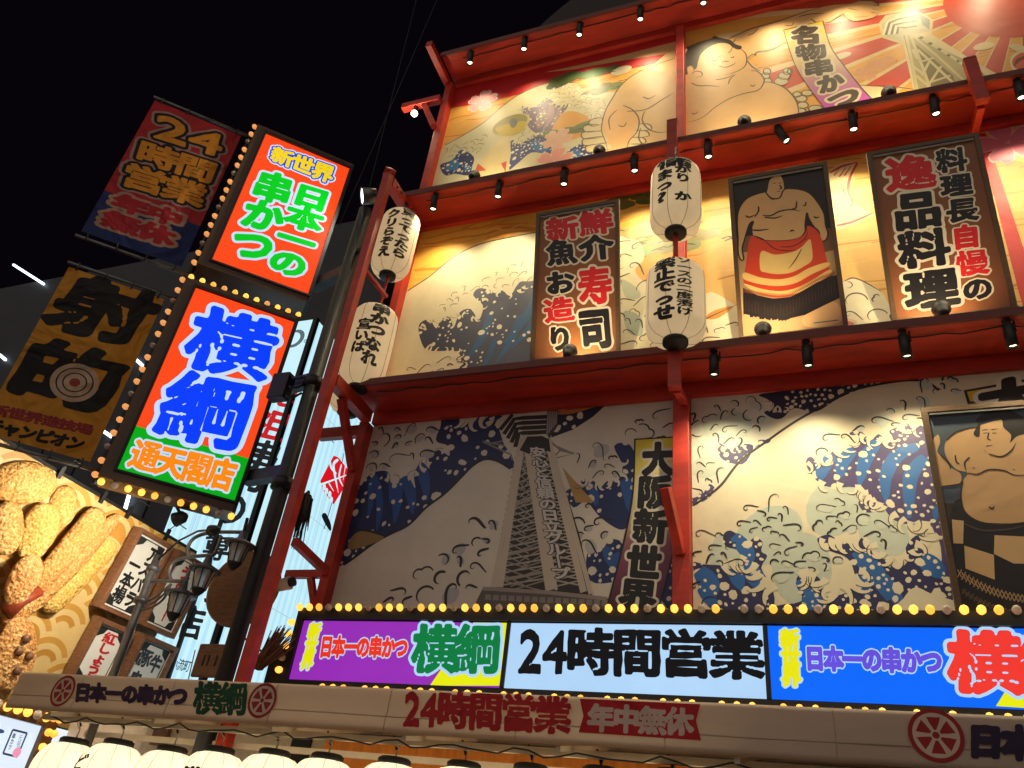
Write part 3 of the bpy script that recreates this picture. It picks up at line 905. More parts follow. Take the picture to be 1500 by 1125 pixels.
strip(P, bl, br, bandcol(P, z2([(900, 190), (990, 400), (1080, 560), (1230, 740)]), ((226, 196, 20), (222, 196, 130), (190, 130, 150), (190, 60, 170))), 16)
for st, q in (('名', [(830, 195), (1030, 180), (1035, 300), (840, 310)]), ('物', [(855, 330), (1050, 300), (1080, 400), (890, 430)]), ('串', [(910, 440), (1110, 405), (1125, 510), (930, 540)]), ('か', [(1000, 545), (1180, 500), (1200, 625), (1030, 660)]), ('つ', [(1070, 660), (1290, 590), (1310, 720), (1110, 770)])):
    P.text(st, z2(q), (70, 54, 34), 17, 0.07, [(0.16, (222, 204, 168))])
P.poly(z3([(100, 722), (250, 730), (330, 745), (420, 800), (300, 850), (215, 840)]), (232, 208, 150), 13, False)
P.line(z3([(100, 722), (250, 730), (400, 735), (640, 770)]), 0.02, SKLN, 14)
finish(P, 'top right mural with a smiling wrestler, a pale tower and red sun rays')
# --- row two
z5, z8 = zoom(480, 220, 0.35556), zoom(920, 180, 0.386667)
P = mural(-5.2, -1.3, 6.65, 9.87, (236, 176, 66))
grain(P, P.rect, 120, [(214, 132, 28), (240, 190, 96), (222, 144, 36)], 0.6, 9, (0.015, 0.06))
P.poly(z5([(290, 650), (330, 580), (420, 520), (520, 440), (620, 390), (720, 365), (860, 338), (1000, 330), (1180, 400), (1400, 560), (1400, 1100), (150, 1100), (180, 820)]), (228, 216, 178), 2)
P.line(z5([(300, 610), (330, 580), (420, 520), (520, 440), (620, 390), (720, 365), (860, 338)]), 0.022, (92, 76, 50), 3, False)
water(P, [(375, 750), (382, 712), (420, 698), (448, 735), (470, 690), (505, 690), (520, 730), (545, 668), (590, 655), (622, 700), (640, 640), (600, 600), (620, 570), (665, 575), (690, 590), (720, 578), (752, 600), (790, 545), (840, 540), (1000, 520), (1000, 960), (640, 925), (545, 940), (525, 915), (550, 885), (535, 830), (450, 828), (400, 818)], z5, 4, 21, 150, (0.014, 0.05), 14, (58, 60, 82), (26, 84, 128), (-0.45, -1))
P.claws(z5([(375, 740), (420, 698), (470, 690), (545, 668), (622, 690), (660, 575), (752, 600), (840, 540)]), 16, 0.13, (228, 216, 178), SKLN, 6, 22, -1)
P.claws(z5([(400, 818), (450, 828), (535, 830), (550, 885), (640, 925)]), 8, 0.12, (228, 216, 178), SKLN, 6, 23, 1)
P.curls(z5([(440, 640), (560, 560), (640, 530), (780, 460), (850, 480), (850, 540), (720, 570), (600, 580), (470, 680)]), 26, 0.085, (120, 104, 76), 5, 24, 0.014)
P.curls(z5([(340, 900), (470, 890), (470, 965), (350, 975)]), 10, 0.09, INK, 5, 25, 0.016)
P.curls(z5([(470, 860), (560, 850), (640, 930), (620, 960), (500, 900)]), 9, 0.08, INK, 7, 26, 0.016)
P.poly(z5([(1180, 330), (1400, 330), (1400, 760), (1300, 700), (1180, 640)]), (226, 164, 58), 5)
zc = zoom(900, 220, 0.338)
pine(P, zc([(100, 215)])[0], 0.35, (88, 96, 40), 6, 31); pine(P, zc([(220, 360)])[0], 0.5, (160, 158, 92), 6, 32); pine(P, zc([(170, 430)])[0], 0.45, (146, 150, 84), 6, 33)
P.poly(zc([(10, 420), (60, 385), (110, 400), (130, 470), (90, 520), (130, 570), (180, 560), (250, 640), (300, 700), (300, 960), (0, 960)]), (226, 216, 176), 8)
P.poly(zc([(30, 560), (100, 600), (110, 640), (50, 640)]), (184, 190, 160), 9); P.poly(zc([(40, 700), (110, 720), (120, 800), (60, 790)]), (172, 184, 160), 9)
P.curls(zc([(20, 400), (110, 400), (120, 520), (150, 580), (240, 640), (260, 880), (20, 900)]), 26, 0.13, (74, 70, 56), 10, 34, 0.02)
finish(P, 'middle left mural of a grey blue wave under an orange sky')
P = mural(-1.18, XR, 6.65, 9.87, (234, 182, 92))
grain(P, P.rect, 130, [(206, 128, 44), (238, 190, 104), (214, 142, 52)], 0.6, 19, (0.012, 0.04))
pine(P, z8([(330, 400)])[0], 0.4, (150, 156, 92), 2, 35); pine(P, z8([(300, 440)])[0], 0.5, (160, 166, 100), 2, 36)
P.poly(z8([(150, 640), (230, 690), (290, 650), (330, 645), (420, 700), (560, 790), (780, 640), (830, 590), (890, 600), (960, 640), (1000, 700), (1100, 740), (1560, 700), (1560, 1000), (150, 1000)]), (230, 220, 184), 3)
P.line(z8([(270, 760), (300, 740), (410, 690)]), 0.02, SKLN, 5); P.line(z8([(820, 600), (850, 588), (890, 600), (960, 640)]), 0.02, SKLN, 5)
P.poly(z8([(290, 740), (330, 710), (400, 695), (340, 740)]), (226, 150, 60), 4)
P.curls(z8([(150, 700), (260, 760), (330, 770), (420, 740), (420, 880), (160, 900)]), 14, 0.11, (84, 76, 60), 5, 37, 0.018)
P.curls(z8([(830, 610), (950, 650), (1000, 720), (1010, 810), (840, 810)]), 18, 0.11, (84, 76, 60), 5, 38, 0.018)
P.curls(z8([(360, 830), (480, 800), (640, 780), (990, 770), (990, 830), (360, 870)]), 16, 0.09, (84, 76, 60), 5, 39, 0.016)
P.poly(z8([(560, 800), (640, 780), (640, 840), (560, 850)]), (70, 92, 120), 6); sakura(P, z8([(730, 830)])[0], 0.42, (206, 110, 100), (228, 190, 150), 6, 20)
P.poly(z8([(740, 300), (760, 200), (790, 160), (860, 150), (850, 220), (840, 290), (900, 330), (930, 350), (840, 390), (780, 400)]), (230, 208, 158), 3)
for l in ([(765, 190), (810, 165), (870, 150)], [(780, 200), (800, 175)], [(800, 205), (825, 170)], [(820, 200), (845, 165)], [(868, 152), (840, 210), (835, 260), (850, 300), (835, 330)], [(815, 250), (830, 290)], [(790, 390), (850, 375), (930, 340)]): P.line(z8(l), 0.035, (190, 56, 40), 5)
P.poly(z8([(1320, 40), (1355, 40), (1500, 480), (1560, 640), (1560, 900), (1480, 640), (1400, 330)]), (206, 24, 18), 4, False)
sakura(P, z8([(1440, 75)])[0], 0.34, (226, 120, 140), (240, 190, 190), 5, 100)
P.poly(z8([(1000, 735), (1480, 690), (1490, 705), (1010, 770)]), (120, 116, 80), 6, False)
finish(P, 'middle right mural of pines and pale foam on orange behind the red skirted wrestler poster')
# --- row three
z6, z7 = zoom(480, 560, 0.36), zoom(980, 520, 0.346667)
GC = (214, 204, 190)
P = mural(-5.2, -1.33, 3.4, 6.43, GC)
water(P, [(150, 330), (180, 180), (440, 140), (700, 130), (720, 220), (760, 330), (740, 350), (690, 320), (640, 313), (590, 340), (540, 390), (480, 450), (400, 510), (330, 580), (250, 620), (180, 660), (100, 720), (-60, 790), (20, 600), (60, 500)], z6, 1, 41, 150, (0.016, 0.085), 16, (22, 38, 88), (32, 80, 152), (0.4, -1), GC)
P.line(z6([(745, 352), (690, 320), (640, 313), (590, 340), (540, 390), (480, 450), (400, 510), (330, 580), (250, 620), (180, 660), (100, 720), (20, 770)]), 0.03, INK, 3, False)
P.poly(z6([(120, 160), (440, 140), (440, 235), (488, 258), (494, 300), (455, 270), (430, 285), (400, 300), (415, 352), (382, 325), (352, 372), (356, 432), (322, 380), (262, 412), (242, 362), (175, 372), (130, 420), (140, 300)]), GC, 3)
P.curls(z6([(190, 190), (430, 180), (440, 280), (380, 310), (250, 350), (180, 340)]), 20, 0.11, INK, 5, 42, 0.024, (186, 180, 176))
P.claws(z6([(175, 372), (262, 400), (352, 380), (415, 330), (480, 270)]), 7, 0.16, GC, INK, 4, 43, 1)
P.claws(z6([(540, 150), (600, 155), (690, 150)]), 4, 0.22, GC, INK, 4, 44, -1)
P.poly(z6([(90, 640), (140, 605), (230, 630), (160, 665), (90, 680)]), (150, 120, 70), 4)
P.line(z6([(90, 600), (170, 605), (240, 630)]), 0.03, INK, 5)
P.poly(z6([(910, 225), (925, 120), (1140, 85), (1080, 140), (1000, 192)]), (14, 22, 52), 1, False)
P.dots(P.uvs(z6([(925, 160), (1080, 120), (1000, 185), (920, 210)])), 9, 0.03, 0.06, GC, 3, 45)
P.poly(z6([(930, 128), (1010, 100), (1125, 85), (1000, 127)]), (190, 110, 50), 3)
P.curls(z6([(620, 540), (680, 560), (660, 640), (660, 760), (590, 830), (400, 900), (190, 900), (340, 800), (480, 690)]), 44, 0.12, INK, 4, 46, 0.036, (176, 172, 176))
for seed, pts in ((51, [(1165, 260), (1220, 248), (1252, 300), (1250, 400), (1228, 560), (1200, 600), (1150, 580), (1100, 540), (1050, 485), (1000, 510), (968, 450), (1000, 425), (1040, 395), (1080, 400), (1110, 425), (1140, 400), (1180, 400), (1200, 340)]),
                  (52, [(1055, 700), (1110, 690), (1150, 640), (1200, 660), (1190, 780), (1150, 815), (1065, 805)]), (53, [(1355, 700), (1400, 640), (1425, 600), (1425, 900), (1360, 890)])):
    water(P, pts, z6, 1, seed, 26, (0.016, 0.05), 5, (22, 40, 92), (32, 80, 152), (0.3, -1), GC)
P.claws(z6([(1000, 425), (1050, 395), (1110, 415), (1180, 400), (1200, 300)]), 8, 0.14, GC, INK, 4, 54, -1)
P.curls(z6([(1210, 180), (1300, 140), (1400, 100), (1400, 230), (1250, 240)]), 16, 0.1, INK, 4, 55, 0.022)
P.curls(z6([(1010, 300), (1080, 240), (1160, 240), (1190, 380), (1080, 390)]), 20, 0.1, INK, 4, 56, 0.022, (180, 178, 176))
P.curls(z6([(1000, 520), (1090, 500), (1130, 580), (1120, 680), (1050, 690), (1010, 640)]), 18, 0.11, INK, 4, 57, 0.024, (180, 178, 176))
P.poly(z6([(955, 345), (1040, 440), (1085, 488), (1010, 490)]), (176, 138, 74), 5, False)
# the tower printed on it
zt = zoom(690, 580, 0.2846)
P.poly(zt([(255, 225), (405, 215), (460, 400), (560, 720), (625, 1025), (100, 1000), (170, 640), (215, 420)]), (44, 38, 38), 6, False)
for l, w in (([(268, 220), (215, 560), (150, 985)], 0.07), ([(252, 240), (195, 560), (112, 985)], 0.05), ([(285, 210), (340, 560), (408, 1000)], 0.10), ([(305, 212), (368, 560), (440, 1000)], 0.03), ([(392, 218), (470, 560), (580, 1010)], 0.07), ([(402, 225), (505, 600), (618, 1020)], 0.05), ([(245, 300), (180, 640), (130, 985)], 0.03)):
    P.line(zt(l), w, (196, 182, 166), 8, False)
rd = random.Random(9)
for k in range(22):
    t = k / 22
    y = 260 + 720 * t
    xl, xr = 262 - 118 * t, 296 + 100 * t
    P.line(zt([(xl, y + 28), (xr, y - 8)]), 0.018, (170, 160, 150), 7, False, False)
    P.line(zt([(xl, y), (xl + (xr - xl) * rd.uniform(0.5, 1), y + 60)]), 0.014, (148, 140, 134), 7.2, False, False)
    P.line(zt([(xr, y), (xl + (xr - xl) * rd.uniform(0, 0.5), y + 66)]), 0.014, (148, 140, 134), 7.3, False, False)
    xa, xb = 318 + 112 * t, 388 + 195 * t
    P.line(zt([(xa, y), (xb, y + 30)]), 0.016, (176, 166, 154), 7.4, False, False)
    P.line(zt([(xb, y), (xa, y + 36)]), 0.016, (176, 166, 154), 7.5, False, False)
    P.line(zt([(250 - 120 * t, y), (232 - 132 * t, y + 30)]), 0.018, (140, 128, 116), 7.6, False, False)
for y0, xa, xb in ((545, 225, 335), (800, 185, 365), (930, 165, 385)): P.line(zt([(xa, y0 + 20), (xb, y0 - 26)]), 0.03, (150, 140, 130), 7.8, False, False)
P.poly(zt([(250, 280), (290, 210), (400, 205), (410, 290), (330, 262), (300, 300)]), (30, 26, 26), 8.4, False)
P.poly(zt([(138, 150), (180, 90), (445, 60), (448, 150), (400, 222), (330, 190), (260, 215), (205, 300), (170, 250)]), (206, 196, 186), 9, False)
for k in range(5):
    o = k * 26
    P.line(zt([(150 + o * 0.75, 175 + o * 0.85), (215 + o * 0.3, 95 + o * 0.95), (265, 88 + o), (395 - o * 0.05, 82 + o)]), 0.055, (40, 32, 34), 10, False, False)
P.poly(zt([(392, 70), (450, 60), (450, 150), (402, 222), (385, 180)]), (60, 50, 52), 10.5, False)
for k in range(5): P.line(zt([(398 + k * 11, 80), (392 + k * 11, 205 - k * 14)]), 0.02, (150, 140, 136), 11, False, False)
for l in ([(60, 235), (190, 260), (215, 330)], [(60, 235), (200, 300)], [(100, 245), (210, 225)], [(405, 245), (530, 298), (415, 325)], [(400, 225), (460, 280), (530, 298)], [(420, 320), (470, 270)]): P.line(zt(l), 0.022, (140, 130, 124), 8.2, False, False)
P.text('安心と信頼の日立グループ', zt([(302, 262), (378, 268), (520, 945), (418, 945)]), (206, 200, 196), 11, 0.035, [(0.09, (70, 60, 58))], True)
P.poly(zt([(20, 1075), (60, 992), (400, 1010), (700, 1042), (760, 1060), (760, 1140), (20, 1140)]), (92, 84, 80), 12, False)
P.line(zt([(60, 992), (400, 1012), (700, 1045)]), 0.04, (150, 138, 130), 13, False, False)
for k in range(16): P.poly(zt([(75 + k * 40, 1022 + k * 2), (104 + k * 40, 1023 + k * 2), (104 + k * 40, 1052 + k * 2), (72 + k * 40, 1050 + k * 2)]), (134, 126, 124), 13, False)
bl, br = z6([(1254, 236), (1246, 450), (1212, 640), (1140, 920), (1120, 980)]), z6([(1425, 226), (1425, 400), (1412, 640), (1345, 920), (1330, 980)])
strip(P, [(x - 2.4, y - 2) for x, y in bl], [(x + 2.4, y - 2) for x, y in br], (30, 24, 24), 14)
strip(P, bl, br, bandcol(P, z6([(1330, 230), (1320, 480), (1290, 660), (1230, 900)]), ((222, 200, 20), (226, 216, 150), (140, 70, 100), (74, 24, 60))), 15)
for st, q in (('大', [(1285, 252), (1405, 248), (1403, 375), (1285, 378)]), ('阪', [(1270, 385), (1398, 385), (1392, 510), (1262, 508)]), ('新', [(1255, 520), (1388, 525), (1375, 655), (1245, 648)]), ('世', [(1228, 665), (1358, 672), (1345, 805), (1215, 795)]), ('界', [(1200, 800), (1340, 812), (1325, 935), (1185, 925)])):
    P.text(st, z6(q), (16, 14, 16), 16, 0.07, [(0.14, (224, 216, 196))])
finish(P, 'dim lower left mural of navy water and a steel lattice tower')
P = mural(-1.15, XR, 3.4, 6.43, (230, 220, 190))
P.poly(z7([(60, 150), (400, 140), (420, 360), (300, 450), (220, 550), (90, 650), (60, 640)]), (222, 220, 204), 1)
for k, (x, y, a) in enumerate(((240, 300, 90), (160, 470, 60), (420, 760, 120), (700, 640, 110), (560, 900, 120), (260, 860, 90), (900, 740, 90))): P.ell(z7([(x, y)])[0], a * 0.003, a * 0.0022, (196, 206, 190), 1.4 + 0.05 * k, 20 * k, 20)
P.poly(z7([(380, 168), (480, 152), (700, 120), (980, 100), (850, 130), (720, 182), (620, 240), (530, 225), (480, 266), (440, 268), (402, 242), (440, 225), (420, 190)]), (24, 26, 66), 2)
P.dots(P.uvs(z7([(480, 160), (700, 130), (900, 115), (720, 180), (620, 236), (480, 240)])), 46, 0.016, 0.05, CREAM, 3, 61)
P.line(z7([(95, 640), (150, 605), (220, 550), (300, 450), (420, 360), (520, 290), (620, 232), (760, 155), (960, 112), (1080, 112), (1140, 150)]), 0.026, INK, 4, False)
for seed, pts in ((62, [(205, 400), (215, 372), (260, 400), (300, 378), (352, 380), (350, 410), (310, 462), (230, 445)]), (63, [(385, 380), (378, 360), (410, 360), (400, 380)]), (64, [(95, 640), (90, 610), (140, 590), (170, 545), (195, 570), (160, 610)])):
    water(P, pts, z7, 2, seed, 12, (0.016, 0.04), 2, (62, 54, 108), (40, 60, 130))
q = water(P, [(585, 480), (582, 440), (605, 432), (632, 462), (650, 450), (690, 408), (716, 405), (722, 440), (775, 385), (800, 345), (765, 338), (770, 325), (815, 325), (850, 362), (882, 335), (905, 350), (915, 380), (945, 350), (930, 320), (985, 300), (1010, 290), (1030, 315), (1080, 306), (1110, 480), (1200, 1035), (1110, 1012), (1150, 900), (1140, 780), (1085, 720), (1000, 715), (940, 690), (900, 640), (860, 665), (820, 660), (800, 620), (840, 600), (790, 560), (700, 560), (640, 545)], z7, 3, 65, 150, (0.014, 0.048), 0, (74, 62, 112))
for l in ([(690, 425), (650, 480), (640, 530)], [(780, 400), (735, 450), (720, 520)], [(880, 365), (830, 440), (805, 550)], [(1050, 385), (960, 430), (915, 520), (920, 630)], [(1080, 430), (1020, 520), (1015, 690)], [(1130, 640), (1125, 700)]):
    P.line(z7(l), 0.13, (44, 106, 176), 3.6, True)
for seed, pts in ((66, [(230, 760), (260, 742), (310, 775), (330, 800), (360, 770), (395, 790), (390, 830), (415, 850), (390, 900), (420, 960), (380, 985), (340, 920), (300, 830), (240, 810)]),
                  (67, [(100, 880), (150, 885), (230, 890), (262, 905), (320, 870), (345, 905), (380, 960), (440, 1000), (420, 1090), (200, 1090), (130, 980)]),
                  (68, [(420, 1095), (450, 1060), (560, 1040), (540, 970), (545, 935), (600, 925), (640, 950), (660, 1020), (760, 1000), (800, 950), (830, 1000), (800, 1095)]),
                  (69, [(628, 775), (680, 760), (740, 800), (790, 765), (840, 795), (870, 855), (920, 865), (960, 905), (1010, 870), (1000, 815), (1040, 765), (1080, 770), (1095, 840), (1150, 890), (1190, 1015), (1110, 1012), (1040, 982), (990, 1030), (970, 1095), (800, 1095), (830, 1000), (790, 940), (770, 880), (740, 850), (690, 832), (640, 805)])):
    water(P, pts, z7, 3, seed, {66: 30, 67: 60, 68: 50, 69: 90}[seed], (0.014, 0.055), {66: 4, 67: 8, 68: 6, 69: 9}[seed], (36, 36, 88), (34, 98, 172), (0.5, -1))
for path, n, sz, seed, sd in (([(585, 470), (640, 445), (716, 405), (780, 350), (850, 350), (920, 365), (1000, 300), (1080, 310)], 13, 0.15, 71, -1), ([(640, 545), (790, 560), (850, 610), (900, 640), (1000, 710), (1085, 720), (1140, 800)], 13, 0.15, 72, -1),
                              ([(230, 890), (320, 870), (380, 940), (450, 1000)], 6, 0.2, 73, -1), ([(540, 935), (620, 930), (690, 1000), (780, 960), (830, 900)], 8, 0.2, 74, -1), ([(640, 790), (740, 790), (840, 790), (920, 860), (1010, 850), (1080, 770)], 11, 0.17, 75, -1), ([(205, 385), (260, 400), (350, 380)], 5, 0.09, 76, -1), ([(400, 200), (440, 235), (530, 228)], 5, 0.1, 77, 1)):
    P.claws(z7(path), n, sz, (230, 220, 190), INK, 6, seed, sd)
for pts, n, sz, seed in (([(100, 250), (240, 210), (380, 180), (400, 300), (300, 380), (190, 370), (110, 420)], 34, 0.095, 81), ([(105, 430), (200, 460), (260, 480), (180, 540), (110, 590)], 14, 0.085, 82), ([(590, 420), (700, 310), (820, 300), (900, 230), (1070, 160), (1090, 290), (960, 300), (860, 320), (700, 390)], 40, 0.08, 83),
                         ([(250, 700), (330, 640), (430, 610), (560, 690), (560, 800), (430, 760), (300, 730)], 34, 0.08, 84), ([(610, 640), (740, 600), (860, 690), (960, 710), (900, 820), (760, 740), (620, 760)], 36, 0.08, 85), ([(110, 720), (220, 760), (330, 880), (220, 880), (110, 860)], 26, 0.085, 86), ([(430, 800), (620, 800), (720, 860), (620, 930), (520, 900), (430, 960)], 40, 0.08, 87),
                         ([(105, 960), (180, 1010), (240, 1060), (110, 1070)], 8, 0.08, 88), ([(1060, 120), (1200, 80), (1230, 160), (1100, 150)], 14, 0.07, 89)):
    P.curls(z7(pts), n, sz, INK, 7, seed, 0.02, (204, 212, 196) if seed % 2 else None)
P.poly(z7([(970, 1090), (990, 1030), (1040, 982), (1110, 1010), (1210, 1040), (1400, 1100)]), (230, 220, 190), 5)
P.poly(z7([(1245, 150), (1520, 100), (1900, 60), (1900, 250), (1262, 210)]), (24, 20, 20), 6, False)
P.poly(z7([(1258, 156), (1520, 112), (1900, 72), (1900, 250), (1272, 196)]), (226, 186, 20), 7, False)
P.text('大', z7([(1310, 130), (1560, 80), (1570, 240), (1330, 270)]), (24, 20, 18), 8, 0.08, [(0.16, (236, 230, 210))])
finish(P, 'brightly lit lower right mural of blue waves with white drops around a bare cream hill')
# ================================================================== POSTERS on the second storey and below
def poster(z0, x0, x1, zb, zt, tilt, label, bgcol, draw, name='poster'):
    t = R(tilt)
    P0 = np.array((0, -0.1, zb))
    V = np.array((0, -math.sin(t), math.cos(t)))
    H = (zt - zb) / math.cos(t)
    P = Print(P0, UX, V, (x0 + 0.05, 0.05, x1 - 0.05, H - 0.05))
    root = empty(name, (x0, -0.1, zb), label, 'poster', 'framed boards hung along the upper floors')
    N = P.N
    def bar(u0, v0, u1, v1, d0, d1, mat, nm):
        m = MB()
        m.obox(P0 + np.array(UX) * u0 + V * v0 + N * d0, np.array(UX) * (u1 - u0), V * (v1 - v0), N * (d1 - d0), mat)
        return m.build(nm, root)
    board_ = bar(x0 + 0.02, 0.02, x1 - 0.02, H - 0.02, -0.03, -0.002, FRAMEW, 'board')
    for a in ((x0, 0, x1, 0.05), (x0, H - 0.05, x1, H), (x0, 0.051, x0 + 0.05, H - 0.051), (x1 - 0.05, 0.051, x1, H - 0.051)): bar(*a, -0.035, 0.022, FRAMEW, 'frame')
    bar(x0 + 0.06, H - 0.085, x1 - 0.06, H - 0.07, 0.012, 0.03, GALV, 'top_rail')
    m = MB()
    for u in (x0 + 0.1, x1 - 0.1): m.tube([P0 + np.array(UX) * u + V * (H - 0.1) - N * 0.03, (u, -0.005, P0[2] + H * math.cos(t) - 0.05)], 0.012, GALV, 6); break
    m.build('hanger_rod', root)
    P.fill([(x0 + 0.05, 0.05), (x1 - 0.05, 0.05), (x1 - 0.05, H - 0.05), (x0 + 0.05, H - 0.05)], bgcol, 0)
    draw(P)
    P.build('printed_sheet', PRINT, board_)
    return root
WO = [(0.118, (226, 212, 186))]
def col_text(P, zf, rows, layer=3):
    for ch, x0, y0, x1, y1, c in rows:
        dx = (y1 - y0) * 0.10
        P.text(ch, zf([(x0, y0 + (x1 - x0) * 0.06), (x1, y0 - (x1 - x0) * 0.06), (x1 + dx, y1 - (x1 - x0) * 0.06), (x0 + dx, y1 + (x1 - x0) * 0.06)]), c, layer, 0.055, WO, rough=0.03)
BK, RD = (14, 10, 10), (206, 22, 28)
def draw_a(P):
    col_text(P, z5, (('新', 900, 278, 1025, 368, RD), ('魚', 900, 372, 1015, 468, BK), ('お', 895, 500, 1010, 592, BK), ('造', 890, 610, 1005, 705, RD), ('り', 900, 725, 1005, 825, BK),
                     ('鮮', 1035, 250, 1165, 345, RD), ('介', 1035, 352, 1165, 450, BK), ('寿', 1030, 485, 1160, 630, RD), ('司', 1030, 655, 1160, 815, BK)))
poster(0, -3.09, -1.96, 7.08, 9.25, 11, 'brown framed board of red and black lettering advertising fresh seafood and sushi', (128, 76, 36), draw_a)
zs = zoom(1060, 230, 0.24888)
def draw_b(P):
    P.poly(zs([(60, 500), (160, 460), (620, 420), (700, 520), (760, 1080), (60, 1100)]), (176, 142, 96), 0.5, False)
    P.poly(zs([(60, 480), (160, 460), (640, 420), (660, 545), (600, 560), (160, 560), (80, 560)]), (110, 76, 50), 0.7, False)
    SK = (206, 164, 112)
    P.poly(zs([(120, 930), (300, 900), (330, 960), (300, 1060), (120, 1060)]), SK, 1); P.poly(zs([(480, 930), (650, 850), (700, 960), (560, 1000), (470, 990)]), SK, 1)
    P.poly(zs([(270, 105), (300, 100), (335, 112), (352, 150), (354, 200), (330, 240), (280, 242), (250, 210), (248, 150)]), SK, 3)
    P.poly(zs([(232, 150), (256, 108), (300, 98), (330, 104), (290, 120), (268, 145), (255, 205), (232, 190)]), (26, 20, 18), 4)
    body = [(245, 205), (280, 242), (330, 240), (360, 190), (440, 190), (500, 210), (545, 255), (590, 330), (600, 400), (615, 450), (600, 490), (570, 490), (560, 440), (530, 410), (500, 360), (490, 330), (480, 400), (480, 440), (440, 480), (340, 495), (230, 490), (175, 470), (165, 420), (175, 380), (150, 400), (125, 480), (110, 540), (118, 600), (100, 605), (85, 560), (85, 480), (80, 380), (90, 310), (130, 250), (190, 220)]
    P.poly(zs(body), SK, 2); P.line(zs(body + body[:1]), 0.018, (46, 30, 18), 4, False)
    for l in ([(230, 345), (280, 345), (330, 320), (400, 310), (450, 320)], [(240, 355), (300, 360), (350, 345)], [(205, 290), (205, 320), (180, 360)], [(430, 260), (425, 300), (400, 305)], [(485, 265), (480, 285), (465, 285)], [(530, 350), (545, 358), (565, 352)],
              [(130, 345), (150, 355), (190, 340)], [(390, 440), (405, 432), (415, 438)], [(165, 430), (210, 432), (270, 425)], [(180, 465), (220, 480), (240, 488)], [(270, 235), (290, 248), (330, 242)], [(290, 158), (310, 152)], [(325, 155), (345, 150)], [(315, 205), (335, 203)], [(330, 165), (340, 185), (325, 190)]): P.line(zs(l), 0.019, (46, 30, 18), 5)
    P.poly(zs([(160, 470), (230, 490), (340, 495), (440, 480), (485, 440), (495, 405), (545, 430), (580, 490), (600, 580), (625, 690), (560, 740), (480, 790), (380, 822), (280, 825), (180, 790), (118, 740), (130, 640)]), (204, 62, 30), 5)
    P.poly(zs([(122, 680), (220, 710), (330, 720), (420, 700), (500, 655), (610, 620), (615, 645), (520, 690), (430, 740), (330, 760), (220, 750), (120, 720)]), (232, 190, 112), 6)
    P.poly(zs([(120, 745), (220, 775), (330, 790), (430, 770), (520, 725), (620, 665), (628, 690), (520, 760), (420, 805), (300, 815), (180, 790)]), (232, 190, 112), 6)
    P.poly(zs([(222, 555), (300, 575), (400, 560), (460, 530), (500, 488), (515, 500), (522, 600), (480, 640), (400, 680), (320, 690), (250, 680), (215, 660)]), (226, 190, 116), 6, True)
    for l in ([(240, 490), (300, 540), (380, 552), (430, 550)], [(330, 530), (410, 525), (480, 480), (495, 430)], [(460, 540), (420, 610), (380, 660)]): P.line(zs(l), 0.014, (90, 40, 20), 7)
    fr = [(115, 770), (200, 815), (290, 835), (390, 825), (490, 790), (560, 740), (635, 695), (680, 720), (685, 830), (600, 870), (480, 930), (370, 955), (250, 950), (120, 925)]
    P.poly(zs(fr), (24, 16, 14), 8, False)
    rd = random.Random(4)
    for k in range(60):
        t = k / 60
        x = 120 + 560 * t
        yb = 925 + 30 * math.sin(math.pi * min(1, t * 1.3)) - max(0, t - 0.45) * 210
        P.line(zs([(x, yb - 120), (x + 2, yb + rd.uniform(-2, 12))]), 0.02, (24, 16, 14), 8.2, False, False)
        if k % 2: P.line(zs([(x, yb - 90 + rd.uniform(-10, 30)), (x + 2, yb - 20)]), 0.006, (70, 46, 30), 9, False, False)
        P.line(zs([(x, yb - 150), (x + 14, yb - 128)]), 0.005, (150, 80, 40), 9.2, False, False)
        P.line(zs([(x + 14, yb - 150), (x, yb - 128)]), 0.005, (150, 80, 40), 9.4, False, False)
    P.poly(zs([(520, 968), (680, 950), (683, 968), (524, 988)]), (190, 170, 130), 6, False)
    P.line(zs([(530, 978), (676, 960)]), 0.012, (90, 70, 50), 7, False, False)
poster(0, -0.59, 0.55, 7.08, 9.26, 11, 'framed print of a standing wrestler in a red apron with black fringe', (30, 20, 20), draw_b)
zk = zoom(1200, 170, 0.3112)
def draw_c(P):
    col_text(P, zk, (('逸', 310, 190, 530, 345, RD), ('品', 345, 360, 560, 525, BK), ('料', 370, 540, 600, 705, BK), ('理', 400, 725, 640, 900, BK),
                     ('料', 550, 155, 685, 260, BK), ('理', 570, 275, 710, 375, BK), ('長', 595, 390, 735, 495, BK), ('自', 620, 515, 750, 620, RD), ('慢', 645, 635, 785, 745, RD), ('の', 670, 760, 810, 865, BK)))
poster(0, 0.98, 2.13, 7.08, 9.28, 11, 'brown framed board of big lettering praising the chef, under the right hand eave', (124, 72, 36), draw_c)
zq = zoom(1340, 540, 0.329)
